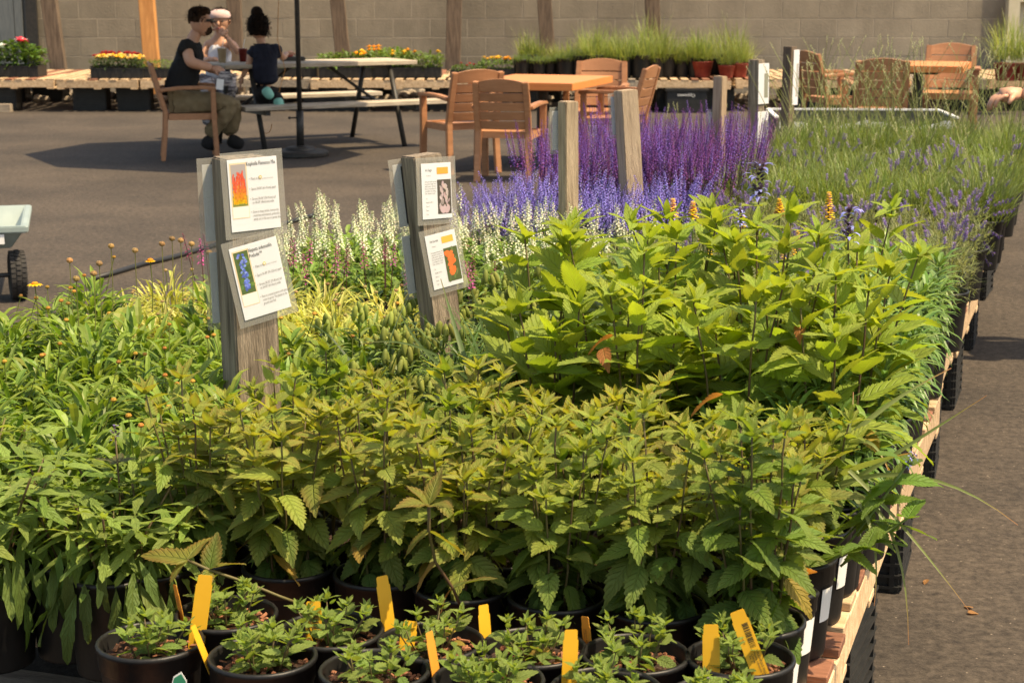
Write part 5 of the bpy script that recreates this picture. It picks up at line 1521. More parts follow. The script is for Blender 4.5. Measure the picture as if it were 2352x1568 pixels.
# ---------------------------------------------------------------- picnic table
PT = R(30)
pt = thing('picnic_table', 'weathered plank picnic table with attached benches where the family sits', 'picnic table', (-2.02, 17.55, 0), PT)
TH, BHt = .83, .465
for j in range(5):
    q = MB(); q.box((0, 0, 0), (2.05, .138, .04)); obj('tabletop_plank', bevel(q.mesh('plank', M['plank']), .004, 1), pt, (0.0, -.29 + j * .145, TH - .02))
for sy in (-1, 1):
    for j in range(2):
        q = MB(); q.box((0, 0, 0), (2.12, .135, .04)); obj('bench_plank', bevel(q.mesh('plank', M['plank']), .004, 1), pt, (0.03, sy * (.66 + j * .142), BHt - .02))
for sx in (-1, 1):
    for sy in (-1, 1):
        q = MB(); q.tube([(sx * .74, sy * .62, 0), (sx * .74, sy * .30, TH - .05)], .026, 8); q.build('leg', M['darkmetal'], pt, smooth=True)
    q = MB(); q.box((sx * .79, 0, BHt - .065), (.05, 1.66, .05)); q.build('bench_support', M['darkmetal'], pt)
    q = MB(); q.tube([(sx * .74, 0, BHt - .06), (sx * .2, 0, TH - .05)], .016, 6); q.build('brace', M['darkmetal'], pt)
    q = MB(); q.box((sx * .74, 0, TH - .06), (.05, .62, .035)); q.build('top_support', M['darkmetal'], pt)

# ---------------------------------------------------------------- parasol in front of the picnic table
um = thing('parasol', 'dark parasol pole on a round stepped base before the picnic table', 'parasol', (-1.99, 16.42, 0))
q = MB(); q.lathe([(0, 0), (.255, 0), (.262, .012), (.262, .04), (.245, .055), (.15, .06), (.14, .075), (.13, .085), (.06, .095), (.05, .10), (0, .10)], 32); q.build('base', M['darkmetal'], um, smooth=False)
q = MB(); q.tube([(0, 0, .09), (0, 0, .42)], .036, 14); q.build('sleeve', M['darkmetal'], um, smooth=True)
q = MB(); q.tube([(0, 0, .40), (0, -.01, 1.4), (-.01, -.06, 2.52)], .024, 14); q.build('pole', M['darkmetal'], um, smooth=True)
q = MB(); q.tube([(-.03, -.03, .36), (-.085, -.05, .36)], .008, 6); q.ball((-.09, -.05, .36), .014); q.build('clamp_knob', M['darkmetal'], um)
cq = MB(); tilt = Matrix.Rotation(R(14), 3, 'X'); ctr = Vector((0.02, -.28, 2.32))
ring = [ctr + tilt @ Vector((1.62 * math.cos(k * math.pi / 4), 1.62 * math.sin(k * math.pi / 4), -.22)) for k in range(8)]
apex = ctr + tilt @ Vector((0, 0, .28))
cq.add([apex] + ring, [(0, 1 + k, 1 + (k + 1) % 8) for k in range(8)]); cq.build('canopy', M['canopy'], um)
for k in range(8):
    q = MB(); q.tube([apex - Vector((0, 0, .02)), ring[k] - Vector((0, 0, .012))], .007, 5); q.build('rib', M['darkmetal'], um)
# thin cord looping from the parasol
q = MB()
pts = [atY(640, 0, 16.9), atY(637, 90, 16.9), atY(655, 160, 16.9), atY(640, 215, 16.9)]
q.tube(pts, .004, 4)
tag(q.build('hanging_cord', M['sunlit_orange']), 'thin pale cord hanging beside the parasol pole', 'cord')
q = MB()
pts = [atY(612 + 12 * math.cos(a), 285 + 22 * math.sin(a), 16.8) for a in [R(200 - 20 * k) for k in range(11)]]
q.tube(pts, .004, 4)
tag(q.build('looped_cord', M['sunlit_orange']), 'thin looped cord hanging under the near picnic bench', 'cord')

# cups on the table
def cup(px, py, Yd, h, r, mat, lab, straw=True):
    c_ = atY(px, py, Yd)
    t = thing('drink_cup', lab, 'cup', (c_.x, c_.y, TH + .002))
    q = MB(); q.lathe([(0, .003), (r * .75, 0), (r, h), (r * 1.03, h), (r * 1.03, h + .008), (0, h + .012)], 18); q.build('cup', M[mat], t, smooth=True)
    if straw:
        q = MB(); q.tube([(.0, 0, h), (.02, .01, h + .10)], .004, 6); q.build('straw', M['white'], t)
cup(510, 122, 17.25, .13, .046, 'drink', 'pale iced drink in a clear cup before the woman')
cup(558, 125, 17.4, .12, .044, 'reddrink', 'dark red drink in a cup between the woman and the girl')
c_ = atY(672, 125, 17.6)
t = thing('sunglasses_case', 'small black case with red cloth on the picnic table by the parasol pole', 'case', (c_.x, c_.y, TH + .002), .4)
q = MB(); q.box((0, 0, .02), (.24, .10, .04)); obj('case', bevel(q.mesh('case', M['darkmetal']), .008, 2), t)
q = MB(); q.ball((-.05, 0, .055), (.06, .04, .025)); q.build('cloth', M['redpot'], t, smooth=True)
c_ = atY(512, 175, 16.05)
t = thing('hang_tag_bag', 'small dark bag with a white tag held on the man\'s lap', 'bag', (c_.x, c_.y - .05, c_.z - .02))
q = MB(); q.box((0.03, .02, 0), (.12, .06, .13)); obj('bag', bevel(q.mesh('bag', M['stripe']), .015, 2), t)
q = MB(); q.box((-.015, -.035, -.05), (.065, .004, .095), Matrix.Rotation(R(8), 3, 'Y')); q.build('label', M['white'], t)

# ---------------------------------------------------------------- garden cart at the left edge
ct = thing('garden_cart', 'pale grey-blue plastic garden cart tub on a treaded wheel, cut by the left edge', 'cart', (-2.96, 9.10, 0), R(14))
q = MB()
tw, tl, h0, h1 = .50, .86, .275, .365
def tubring(w_, l_, z): return [Vector((-w_ / 2 - .02, -l_ / 2, z)), Vector((w_ / 2 - .02, -l_ / 2, z)), Vector((w_ / 2 - .02, l_ / 2, z)), Vector((-w_ / 2 - .02, l_ / 2, z))]
rings = [tubring(tw * 1.35, tl * .80, h0), tubring(tw * 1.6, tl * .97, h1), tubring(tw * 1.72, tl * 1.03, h1), tubring(tw * 1.72, tl * 1.03, h1 + .035), tubring(tw * 1.58, tl * .95, h1 + .035), tubring(tw * 1.33, tl * .78, h0 + .012)]
vs = [v for r_ in rings for v in r_]; fs = [(3, 2, 1, 0), (20, 21, 22, 23)]
for i in range(5):
    for k in range(4): fs.append((i * 4 + k, i * 4 + (k + 1) % 4, i * 4 + 4 + (k + 1) % 4, i * 4 + 4 + k))
q.add(vs, fs)
obj('tub', bevel(q.mesh('tub', M['tub']), .006, 2), ct)
q = MB(); q.box((.26, -.415, .335), (.06, .04, .05)); q.build('latch', M['white'], ct)
def wheel(loc, rz):
    w_ = obj('wheel', None, ct, loc, (0, 0, rz)); 
    q = MB(); Mx = Matrix.Rotation(R(90), 3, 'Y'); R_, W_ = .125, .085
    q.lathe([(.062, -W_ / 2 * .7), (R_ * .85, -W_ / 2), (R_ * .97, -W_ / 2 * .8), (R_, 0), (R_ * .97, W_ / 2 * .8), (R_ * .85, W_ / 2), (.062, W_ / 2 * .7)], 36, M=Mx)
    for k in range(30):
        a = k * 6.283 / 30
        for s_ in (-1, 0, 1):
            E_ = Matrix.Rotation(-a - (.1 if s_ == 0 else 0), 3, 'X')
            q.box(E_ @ Vector((s_ * .027, 0, R_ + (.001 if s_ == 0 else -.003))), (.022, .019, .008), E_)
    q.build('tyre', M['rubber'], w_, smooth=False)
    q = MB(); q.lathe([(0, -.028), (.055, -.028), (.064, -.032), (.064, .032), (.055, .028), (0, .028)], 24, M=Mx); q.build('rim', M['steel'], w_)
wheel((.34, -.30, .13), R(6)); wheel((-.5, -.30, .13), R(6))
q = MB(); q.tube([(.30, -.30, .13), (-.46, -.30, .13)], .012, 8); q.build('axle', M['darkmetal'], ct)
q = MB(); q.box((-.1, -.1, .245), (.5, .5, .04)); q.box((-.1, -.30, .19), (.1, .05, .10)); q.build('chassis', M['darkmetal'], ct)

# ---------------------------------------------------------------- hose on the asphalt
q = MB()
hp = [at(x_, y_, .014) for x_, y_ in ((215, 640), (270, 624), (330, 606), (400, 590), (470, 570), (540, 548), (620, 522), (690, 503), (745, 488))]
q.tube(hp, [.016] * len(hp), 8)
tag(q.build('garden_hose', M['hose'], smooth=True), 'black garden hose lying on the asphalt beyond the bench', 'hose')

# ---------------------------------------------------------------- white-rimmed box beyond the lavender
c0 = atY(1975, 262, 12.3)
bx = thing('white_box', 'empty white-rimmed box with a wavy white liner at the far end of the bench', 'box', (c0.x, c0.y, 0), RZ * .2)
q = MB()
W_, D_, z0, z1 = 1.22, .8, .44, .70
for (cx_, cy_, sx_, sy_) in ((0, -D_ / 2, W_, .012), (0, D_ / 2, W_, .012), (-W_ / 2, 0, .012, D_ - .024), (W_ / 2, 0, .012, D_ - .024)):
    q.box((cx_, cy_, (z0 + z1) / 2 - (.035 if cy_ < 0 else 0)), (sx_, sy_, z1 - z0 - (.07 if cy_ < 0 else 0)))
q.box((0, 0, z0 + .005), (W_ - .03, D_ - .03, .01)); q.build('walls', pm('grey_board', (.09, .085, .065), (.13, .12, .09), 5, .8), bx)
q = MB()
q.box((0, D_ / 2, z1 + .004), (W_ + .02, .03, .012)); q.box((-W_ / 2, 0, z1 + .004), (.03, D_ - .04, .0115)); q.box((W_ / 2, 0, z1 + .004), (.03, D_ - .04, .0115)); q.build('rim', M['white'], bx)
q = MB(); vs, fs = [], []
for i in range(33):
    x_ = -W_ / 2 + .02 + (W_ - .04) * i / 32; hh = .05 + .022 * math.sin(i * .42 + 1) + .006 * math.sin(i * 1.7)
    vs += [Vector((x_, -D_ / 2 + .016 + .006 * math.sin(i * .9), z1 - .09)), Vector((x_, -D_ / 2 + .022 + .006 * math.sin(i * .9), z1 - .09 + hh))]
for i in range(32): fs.append((2 * i, 2 * i + 2, 2 * i + 3, 2 * i + 1))
q.add(vs, fs); q.build('liner', M['paper'], bx)
make_pallet(KIT_B, Vector((c0.x, c0.y, 0)), RZ, 'pallet under the white-rimmed box at the far end', 'pallets of the plant bench', .43)
q = obj('plastic_crate', CRATE, None, (c0.x, c0.y, 0)); tag(q, 'black crate under the white-rimmed box', 'crate', 'crates under the plant bench')
# ---------------------------------------------------------------- flower trays and pots on the wall bench
def tray_mesh(lx=.56, ly=.34, h=.11):
    q = MB()
    q.box((0, 0, .006), (lx - .02, ly - .02, .012))
    for sx in (-1, 1): q.box((sx * lx / 2, 0, h / 2), (.008, ly, h))
    for sy in (-1, 1): q.box((0, sy * ly / 2, h / 2), (lx - .01, .008, h))
    q.box((0, -ly / 2 - .004, h - .006), (lx + .02, .012, .012))
    for k in range(9):
        q.box((-lx / 2 + .04 + k * (lx - .08) / 8, -ly / 2 - .006, h * .45), (.022, .006, h * .7))
    return q.mesh('tray', M['crate'])
TRAY = tray_mesh()
def bedding(seed, lx, ly, h, leafc, flowers, n=420, nfl=40, fl_r=.022, dome=.5, L=(.035, .06), w=(.016, .026)):
    rr = random.Random(seed); q = MB(); f = MB()
    for i in range(n):
        x_, y_ = rr.uniform(-lx / 2, lx / 2), rr.uniform(-ly / 2, ly / 2)
        k = 1 - dome * ((2 * x_ / lx) ** 2 + (2 * y_ / ly) ** 2) / 2
        z = .08 + h * k * rr.random() ** .6
        a, el = rr.uniform(0, 6.28), rr.uniform(-.3, 1.1)
        q.blade((x_, y_, z), (math.cos(a) * math.cos(el), math.sin(a) * math.cos(el), math.sin(el)), rr.uniform(*L), rr.uniform(*w), 3, rr.uniform(.2, .9), jit(leafc, .3, rr), fold=.15)
    for i in range(nfl):
        c, x0, x1 = rr.choice(flowers)
        x_, y_ = rr.uniform(x0, x1) * lx, rr.uniform(-.42, .42) * ly
        k = 1 - dome * ((2 * x_ / lx) ** 2 + (2 * y_ / ly) ** 2) / 2
        z = .08 + h * k + rr.uniform(.0, .035)
        for j in range(9):
            b = j * .7
            f.blade((x_, y_, z), (math.cos(b), math.sin(b), rr.uniform(.1, .7)), fl_r * rr.uniform(.8, 1.2), fl_r * .8, 2, .3, jit(c, .15, rr), prof='ovate')
        f.ball((x_, y_, z + .004), fl_r * .4, 6, 4, jit(c, .25, rr))
    return q.mesh('foliage', M['foliage'], tint=True), (f.mesh('blossoms', M['petal'], tint=True) if nfl else None)
def flower_tray(px, py, Yd, label, meshes, scale=1.0, rz=0):
    c_ = atY(px, py, Yd)
    t = thing('flower_tray', label, 'flower tray', (c_.x, Yd, DZ2 + .003), rz, 'flower trays on the wall bench', scale)
    obj('tray', TRAY, t)
    tag(obj('foliage', meshes[0], t), kind='stuff')
    if meshes[1]: tag(obj('blossoms', meshes[1], t), kind='stuff')
YEL, ORG, RED, PNK, WHT, CRM = (.85, .52, .05), (.86, .36, .03), (.40, .02, .02), (.80, .06, .10), (.82, .80, .74), (.85, .66, .22)
GRN = (.10, .17, .035)
flower_tray(30, 140, 22.6, 'tray of pink and white geraniums by the dark doorway', bedding(1, .58, .36, .26, (.09, .17, .03), [(PNK, -.1, .5), (WHT, -.3, .2)], 520, 7, .06, .5, (.05, .08), (.03, .05)), 1.3)
flower_tray(275, 150, 22.3, 'tray of bright yellow and dark red bedding flowers left of the man', bedding(2, .58, .36, .14, (.05, .09, .025), [(CRM, -.45, .45), (CRM, -.45, .45), (YEL, -.45, .45)], 380, 80, .03, .25), 1.15)
flower_tray(270, 140, 22.95, 'tray of dark red bedding flowers behind the yellow ones', bedding(3, .58, .36, .16, (.05, .09, .025), [(RED, -.45, .45)], 300, 70, .03, .25), 1.1)
flower_tray(372, 155, 22.35, 'tray of green seedlings just behind the man\'s chair', bedding(4, .58, .36, .13, (.15, .23, .04), [(YEL, 0, 0)], 560, 0, .02, .3, (.03, .05), (.006, .012)), 1.05)
mb_ = [bedding(5 + i, .58, .36, .19, (.13, .20, .045), [(ORG, -.45, .45), (YEL, -.45, .45)], 430, 5, .045, .35, (.05, .085), (.022, .036)) for i in range(3)]
for i, (px, lab) in enumerate(((795, 'leftmost tray of orange rudbeckias behind the picnic table'), (880, 'middle tray of orange rudbeckias behind the picnic table'), (955, 'rightmost tray of orange rudbeckias behind the picnic table'))):
    flower_tray(px, 160, 22.4 + .1 * (i % 2), lab, mb_[i], 1.15)
flower_tray(880, 150, 23.1, 'rear tray of orange rudbeckias behind the picnic table', mb_[1], 1.2)
flower_tray(1075, 155, 22.4, 'small tray of red blossoms right of the rudbeckias', bedding(9, .5, .34, .12, GRN, [(PNK, -.4, .4), (RED, -.3, .3)], 300, 4, .035, .4), .8)
flower_tray(1140, 155, 22.5, 'tray of yellow blossoms between the red ones and the black grass pots', bedding(10, .5, .34, .16, GRN, [(YEL, -.35, .4), (YEL, -.35, .4), (ORG, .2, .5)], 360, 26, .035, .35), .95)
flower_tray(680, 155, 22.6, 'tray of green seedlings behind the parasol pole', bedding(11, .58, .36, .12, GRN, [(YEL, 0, 0)], 400, 0), 1.0)

FG = [f_needles(200 + i, 190, (0.12, 0.34), 0.006, 0.06, (0.14, 0.20, 0.045), (0.30, 0.33, 0.11), 0, stalks=2, upright=1.05, spread=.11, seg=5) for i in range(4)]
FG2 = [f_needles(210 + i, 170, (0.16, 0.46), 0.006, 0.10, (0.18, 0.25, 0.055), (0.36, 0.40, 0.15), 0, stalks=4, upright=1.1, spread=.13, seg=5, slen=(.2, .45)) for i in range(3)]
FG0 = [f_needles(220 + i, 260, (0.08, 0.14), 0.006, 0.05, (0.11, 0.17, 0.05), (0.19, 0.24, 0.09), 0, stalks=0, upright=1.0, spread=.10, seg=3) for i in range(2)]
def far_pot(px, Yd, fol, pot, label, group, scale=None):
    scale = (scale or 1.2) * rnd.uniform(.75, 1.15); px += rnd.uniform(-10, 10); Yd += rnd.uniform(-.1, .1)
    c_ = atY(px, 165, Yd)
    t = thing('potted_grass', label, 'potted plant', (c_.x, Yd, DZ2 + .003), rnd.uniform(0, 6.28), group, scale)
    obj('pot', pot, t); obj('soil', SOIL, t, (0, 0, SZ - .02), (0, 0, 0), 1.25)
    tag(obj('foliage', fol[0], t), kind='stuff')
    if fol[1]: tag(obj('seed_stalks', fol[1], t), kind='stuff')
i = 0
for px in range(1195, 1360, 32):
    far_pot(px, 22.35, FG0[i % 2], POTB, 'black pot of short grass left in the row behind the near orange table', 'short grasses behind the near orange table'); i += 1
for px in range(1205, 1360, 36): far_pot(px, 22.75, FG[i % 4], POTB, 'black pot of middling grass in the second row behind the near orange table', 'middling grasses behind the near orange table'); i += 1
for px in range(1365, 1600, 33):
    far_pot(px, 22.35, FG[i % 4], POTB, 'black pot of tall green grass behind the near table\'s back chair', 'tall grasses behind the back chair'); i += 1
for px in range(1345, 1720, 36):
    far_pot(px, 22.8, FG2[i % 3], POTB, 'tall feathery grass in the rear row below the dark post', 'feathery grasses in the rear row'); i += 1
for px, lab in ((1603, 'leftmost red pot of green grass behind the purple salvias'), (1662, 'middle red pot of green grass behind the purple salvias'), (1698, 'rightmost red pot of green grass behind the purple salvias')):
    far_pot(px, 22.3, FG[i % 4], POTR, lab, 'red grass pots', 1.1); i += 1
for px, lab in ((2305, 'red pot of tall herbs at the cream annex, left of two'), (2345, 'red pot of tall herbs at the cream annex, right of two')):
    far_pot(px, 21.6, FG2[i % 3], POTR, lab, 'red herb pots by the annex', 1.25); i += 1
# dark shopping crate with pale upside-down lettering under the wall bench
c_ = at(1580, 262, 0)
cr = thing('lettered_crate', 'black storage crate with pale upside-down lettering under the wall bench', 'crate', (c_.x, 22.0, 0))
q = MB(); q.box((0, 0, .15), (.52, .36, .30), taper=.94); obj('body', bevel(q.mesh('body', M['crate']), .01, 2), cr)
q = MB(); q.box((0, -.001, .285), (.54, .38, .03)); q.build('rim', M['crate'], cr)
me = text_mesh('Oppewon', .055, M['white']); obj('lettering', me, cr, (.10, -.186, .235), (0, math.pi, 0))
# pale board lying at the left edge of the asphalt
c_ = at(8, 258, 0)
q = MB(); q.box((-.25, 0, .05), (.7, .14, .10)); o = q.build('pale_kerb_block', M['pallet_old'], None, (c_.x, c_.y, 0.002)); tag(o, 'pale wooden block lying on the asphalt at the left edge', 'block')

# ---------------------------------------------------------------- people
def skin(name, V, E, root, mat, parent, base, sub=2, folds=0):
    """V: name -> (position, radius)"""
    names = list(V); idx = {n_: i for i, n_ in enumerate(names)}
    me = bpy.data.meshes.new(name)
    me.from_pydata([tuple(Vector(V[n_][0]) - base) for n_ in names], [(idx[a], idx[b]) for a, b in E], [])
    o = bpy.data.objects.new(name, me)
    md = o.modifiers.new('skin', 'SKIN'); md.use_smooth_shade = True; md.branch_smoothing = 0.6
    if not me.skin_vertices: me.skin_vertices.new()
    for n_ in names:
        r_ = V[n_][1]
        sv = me.skin_vertices[0].data[idx[n_]]
        sv.radius = (r_, r_) if not hasattr(r_, '__len__') else r_
        sv.use_root = (n_ == root)
    ss = o.modifiers.new('sub', 'SUBSURF'); ss.levels = sub; ss.render_levels = sub
    em = evaluated(o)
    bpy.data.objects.remove(o)
    em.name = name
    em.materials.clear(); em.materials.append(mat)
    for p in em.polygons: p.use_smooth = True
    if folds:
        from mathutils import noise
        for v in em.vertices:
            q_ = v.co
            v.co = q_ + v.normal * (folds * (noise.noise(Vector((q_.x * 9, q_.y * 9, q_.z * 22))) + .6 * noise.noise(Vector((q_.x * 30, q_.y * 30, q_.z * 14 + q_.x * 20)))))
    return em
def add_mesh(me, mb):
    """append the shapes of an MB to a mesh"""
    bm = bmesh.new(); bm.from_mesh(me)
    t_ = mb.mesh('t', me.materials[0] if me.materials else None, smooth=True)
    bm.from_mesh(t_); bm.to_mesh(me); bm.free(); bpy.data.meshes.remove(t_)
    for p in me.polygons: p.use_smooth = True
def hand(mb, wrist, direction, palm_n, size, curl=.5, thumb=1):
    """palm slab and five bent fingers; direction: wrist to knuckles, palm_n: out of the palm"""
    d = direction.normalized(); n_ = (palm_n - d * palm_n.dot(d)).normalized(); s_ = d.cross(n_)
    k = size
    for i in range(5):
        mb.ball(wrist + d * .045 * k + s_ * (i - 2) * .016 * k, (.022 * k, .022 * k, .022 * k), 8, 6) if i in (1, 2, 3) else None
    mb.tube([wrist - d * .01 * k, wrist + d * .03 * k, wrist + d * .075 * k], [.024 * k, .034 * k, .034 * k], 10, flat=.62)
    for i, (ln, off) in enumerate(((.070, -1.5), (.080, -.5), (.074, .5), (.058, 1.5))):
        p = wrist + d * (.078 - .004 * abs(off)) * k + s_ * off * .0175 * k
        pts = [p - d * .015 * k, p]
        a = 0
        for j in range(3):
            a += curl * (.5, .8, .6)[j]
            dd = d * math.cos(a) + n_ * math.sin(a)
            pts.append(pts[-1] + dd * ln * (.45, .32, .26)[j] * k)
        mb.tube(pts, [.0095 * k, .0095 * k, .009 * k, .008 * k, .0062 * k], 7)
    b = wrist + d * .03 * k - s_ * thumb * .03 * k
    td = (d * .75 - s_ * thumb * .65 + n_ * .35).normalized()
    mb.tube([b + s_ * thumb * .012 * k, b + td * .028 * k, b + td * .05 * k + n_ * .006 * k], [.013 * k, .011 * k, .007 * k], 7)

def face(t, base, c, fwd, up, r):
    """eyes, nose, brows, mouth, ears round head centre c (children of t)"""
    fwd = fwd.normalized(); sd = fwd.cross(up).normalized()
    q = MB()
    for s_ in (-1, 1): q.ball(c + fwd * r * .90 + sd * s_ * r * .36 + up * r * .08 - base, r * .10, 8, 6)
    q.build('eyes', M['eye'], t, smooth=True)
    q = MB(); q.tube([c + fwd * r * .94 - sd * r * .24 - up * r * .52 - base, c + fwd * r * 1.02 - up * r * .53 - base, c + fwd * r * .94 + sd * r * .24 - up * r * .52 - base], [r * .05, r * .075, r * .05], 6); q.build('mouth', M['lips'], t, smooth=True)

def person(label, rootp, V, E, clothes, headc, fwd, r, hands, hair, skinr=None, extra=None):
    base = Vector((rootp[0], rootp[1], 0))
    t = thing('person', label, 'person', base)
    me = skin('body', V, E, 'pelvis', M['skin'], t, base)
    mb = MB()
    up = Vector((0, 0, 1)); f = fwd.normalized(); sd = f.cross(up).normalized()
    # nose, ears, chin are part of the body surface
    mb.ball(headc - base, (r * .84, r * .84, r * 1.02), 16, 12)
    mb.ball(headc + f * r * .22 - up * r * .55 - base, (r * .58, r * .58, r * .55), 12, 10)
    mb.tube([headc + f * r * .80 + up * r * .12 - base, headc + f * r * 1.10 - up * r * .22 - base, headc + f * r * .88 - up * r * .28 - base], [r * .08, r * .16, r * .10], 8)
    for s_ in (-1, 1): mb.ball(headc + sd * s_ * r * .84 - up * r * .08 - base, (r * .16, r * .16, r * .26), 8, 6)
    for (w_, d_, n_, sz, cu, th) in hands: hand(mb, Vector(w_) - base, Vector(d_), Vector(n_), sz, cu, th)
    add_mesh(me, mb)
    obj('body', me, t)
    face(t, base, headc, f, up, r)
    for (nm, VV, EE, rt, mt) in clothes:
        obj(nm, skin(nm, VV, EE, rt, M[mt], t, base, 3 if nm != 'shoe' else 2, .016 if nm != 'shoe' else 0), t)
    hair(t, base, headc, f, up, sd, r)
    if extra: extra(t, base)
    return t
def hair_cap(mat, back=.25, low=-.25, top=1.08, front=.42, seed=1, strands=420, quiff=False):
    def fn(t, base, c, f, up, sd, r):
        rr = random.Random(seed)
        q = MB(); n, m = 20, 12; vs, fs = [], []
        for i in range(m + 1):
            th = math.pi * i / m
            for k in range(n):
                a = 6.283 * k / n
                d = f * (math.sin(th) * math.cos(a)) + sd * (math.sin(th) * math.sin(a)) + up * math.cos(th)
                fr = d.dot(f)
                lim = front if fr > 0.25 else low
                rad = r * (1.0 + .07 * rr.uniform(.3, 1.6))
                if d.z < lim: rad = r * .70
                if fr > .55 and d.z < .62: rad = r * .6
                vs.append(c - base - f * r * .06 + Vector((d.x * rad * .90, d.y * rad * .90, d.z * rad * (top if d.z > 0 else 1))))
        for i in range(m):
            for k in range(n): fs.append((i * n + k, i * n + n + k, i * n + n + (k + 1) % n, i * n + (k + 1) % n))
        q.add(vs, fs)
        for k in range(strands):
            a, z_ = rr.uniform(0, 6.283), rr.uniform(low + .1, 1)
            h_ = math.sqrt(max(0, 1 - z_ * z_))
            d = f * (h_ * math.cos(a)) + sd * (h_ * math.sin(a)) + up * z_
            if d.dot(f) > .5 and z_ < .72: continue
            dd = (d * .7 - f * .5 + up * .35 + Vector((rr.uniform(-.4, .4), rr.uniform(-.4, .4), rr.uniform(-.3, .3))))
            q.blade(c - base - f * r * .06 + Vector((d.x * r * .93, d.y * r * .93, d.z * r * 1.06)), dd, r * rr.uniform(.28, .55), r * .10, 2, .8, prof='grass')
        if quiff:
            q.ball(c - base + up * r * .78 + f * r * .30, (r * .52, r * .62, r * .42), 10, 8)
            q.ball(c - base + up * r * .66 - f * r * .25, (r * .72, r * .72, r * .48), 10, 8)
        q.build('hair', M[mat], t, smooth=False)
    return fn
def J(px, py, Y): return atY(px, py, Y)
CORE = [('pelvis', 'waist'), ('waist', 'chest'), ('chest', 'neck'), ('neck', 'head')]
ARM = lambda s_: [('chest', 'sh' + s_), ('sh' + s_, 'el' + s_), ('el' + s_, 'wr' + s_)]
LEG = lambda s_: [('pelvis', 'hip' + s_), ('hip' + s_, 'kn' + s_), ('kn' + s_, 'an' + s_)]

# man seated in the chair, facing right
Y = 16.25
V = {'pelvis': (J(413, 232, Y), .10), 'waist': (J(417, 190, Y), .09), 'chest': (J(433, 125, Y), .10), 'neck': (J(447, 88, Y), .062), 'head': (J(456, 62, Y), .07),
     'shN': (J(429, 112, Y - .17), .055), 'elN': (J(437, 145, Y - .24), .058), 'wrN': (J(487, 156, Y - .14), .040),
     'shF': (J(440, 112, Y + .17), .055), 'elF': (J(458, 148, Y + .2), .046), 'wrF': (J(492, 164, Y + .06), .030),
     'hipN': (J(420, 236, Y - .09), .09), 'knN': (J(538, 236, Y - .10), .062), 'anN': (J(477, 314, Y - .10), .042),
     'hipF': (J(420, 236, Y + .09), .09), 'knF': (J(545, 240, Y + .12), .062), 'anF': (J(522, 314, Y + .12), .042)}
Ed = CORE + ARM('N') + ARM('F') + LEG('N') + LEG('F')
g_ = lambda n_, k, add=0: (V[n_][0], V[n_][1] * k + add)
shirt = {'pelvis': (J(411, 236, Y), .175), 'waist': (J(416, 190, Y), .19), 'chest': (J(430, 128, Y), .205), 'collar': (J(446, 96, Y), .11), 'shN': (J(427, 109, Y - .15), .125), 'slN': (J(431, 124, Y - .21), .10), 'shF': (J(440, 109, Y + .15), .125), 'slF': (J(446, 124, Y + .2), .10)}
shirtE = [('pelvis', 'waist'), ('waist', 'chest'), ('chest', 'collar'), ('chest', 'shN'), ('shN', 'slN'), ('chest', 'shF'), ('shF', 'slF')]
def trousers(V, hip=.125, kn=.095, an=.075):
    T = {'pelvis': (V['pelvis'][0], .15)}
    for s_ in ('N', 'F'):
        T['hip' + s_] = (V['hip' + s_][0], hip); T['kn' + s_] = (V['kn' + s_][0], kn); T['an' + s_] = (V['an' + s_][0].lerp(V['kn' + s_][0], -.02), an)
    return T, LEG('N') + LEG('F')
T, TE = trousers(V)
def shoe(a, b, r_=.062): return ({'h': (a, r_), 'm': (a.lerp(b, .5) - Vector((0, 0, .012)), r_ * .92), 't': (b, r_ * .72)}, [('h', 'm'), ('m', 't')])
s1, s1e = shoe(J(466, 320, Y - .10), J(499, 336, Y - .16), .075); s2, s2e = shoe(J(524, 318, Y + .12), J(560, 334, Y + .06), .075)
def man_extra(t, base):
    q = MB()
    c = headM
    b_ = MB(); b_.ball(c - base + Vector((.045, 0, -.078)), (.062, .058, .050), 12, 8); b_.build('beard', M['hair'], t, smooth=True)
    q.box(c - base + Vector((.082, -.080, .012)), (.035, .012, .022)); q.box(c - base + Vector((.104, 0, .012)), (.012, .13, .026)); q.build('sunglasses', M['eye'], t)
headM = J(461, 50, Y)
person('man in black t-shirt and khaki trousers leaning forward in the tan chair', (headM.x, Y), V, Ed,
       [('t_shirt', shirt, shirtE, 'pelvis', 'blackcloth'), ('trousers', T, TE, 'pelvis', 'khaki'), ('shoe', s1, s1e, 'h', 'blackcloth'), ('shoe', s2, s2e, 'h', 'blackcloth')],
       headM, Vector((1, .12, -.12)), .118, [(V['wrN'][0], (1, .15, -.25), (0, .5, -.8), 1.05, .7, 1), (V['wrF'][0], (1, -.2, -.15), (0, -.5, -.8), 1.05, .7, -1)], hair_cap('hair', low=-.15, quiff=True), extra=man_extra)

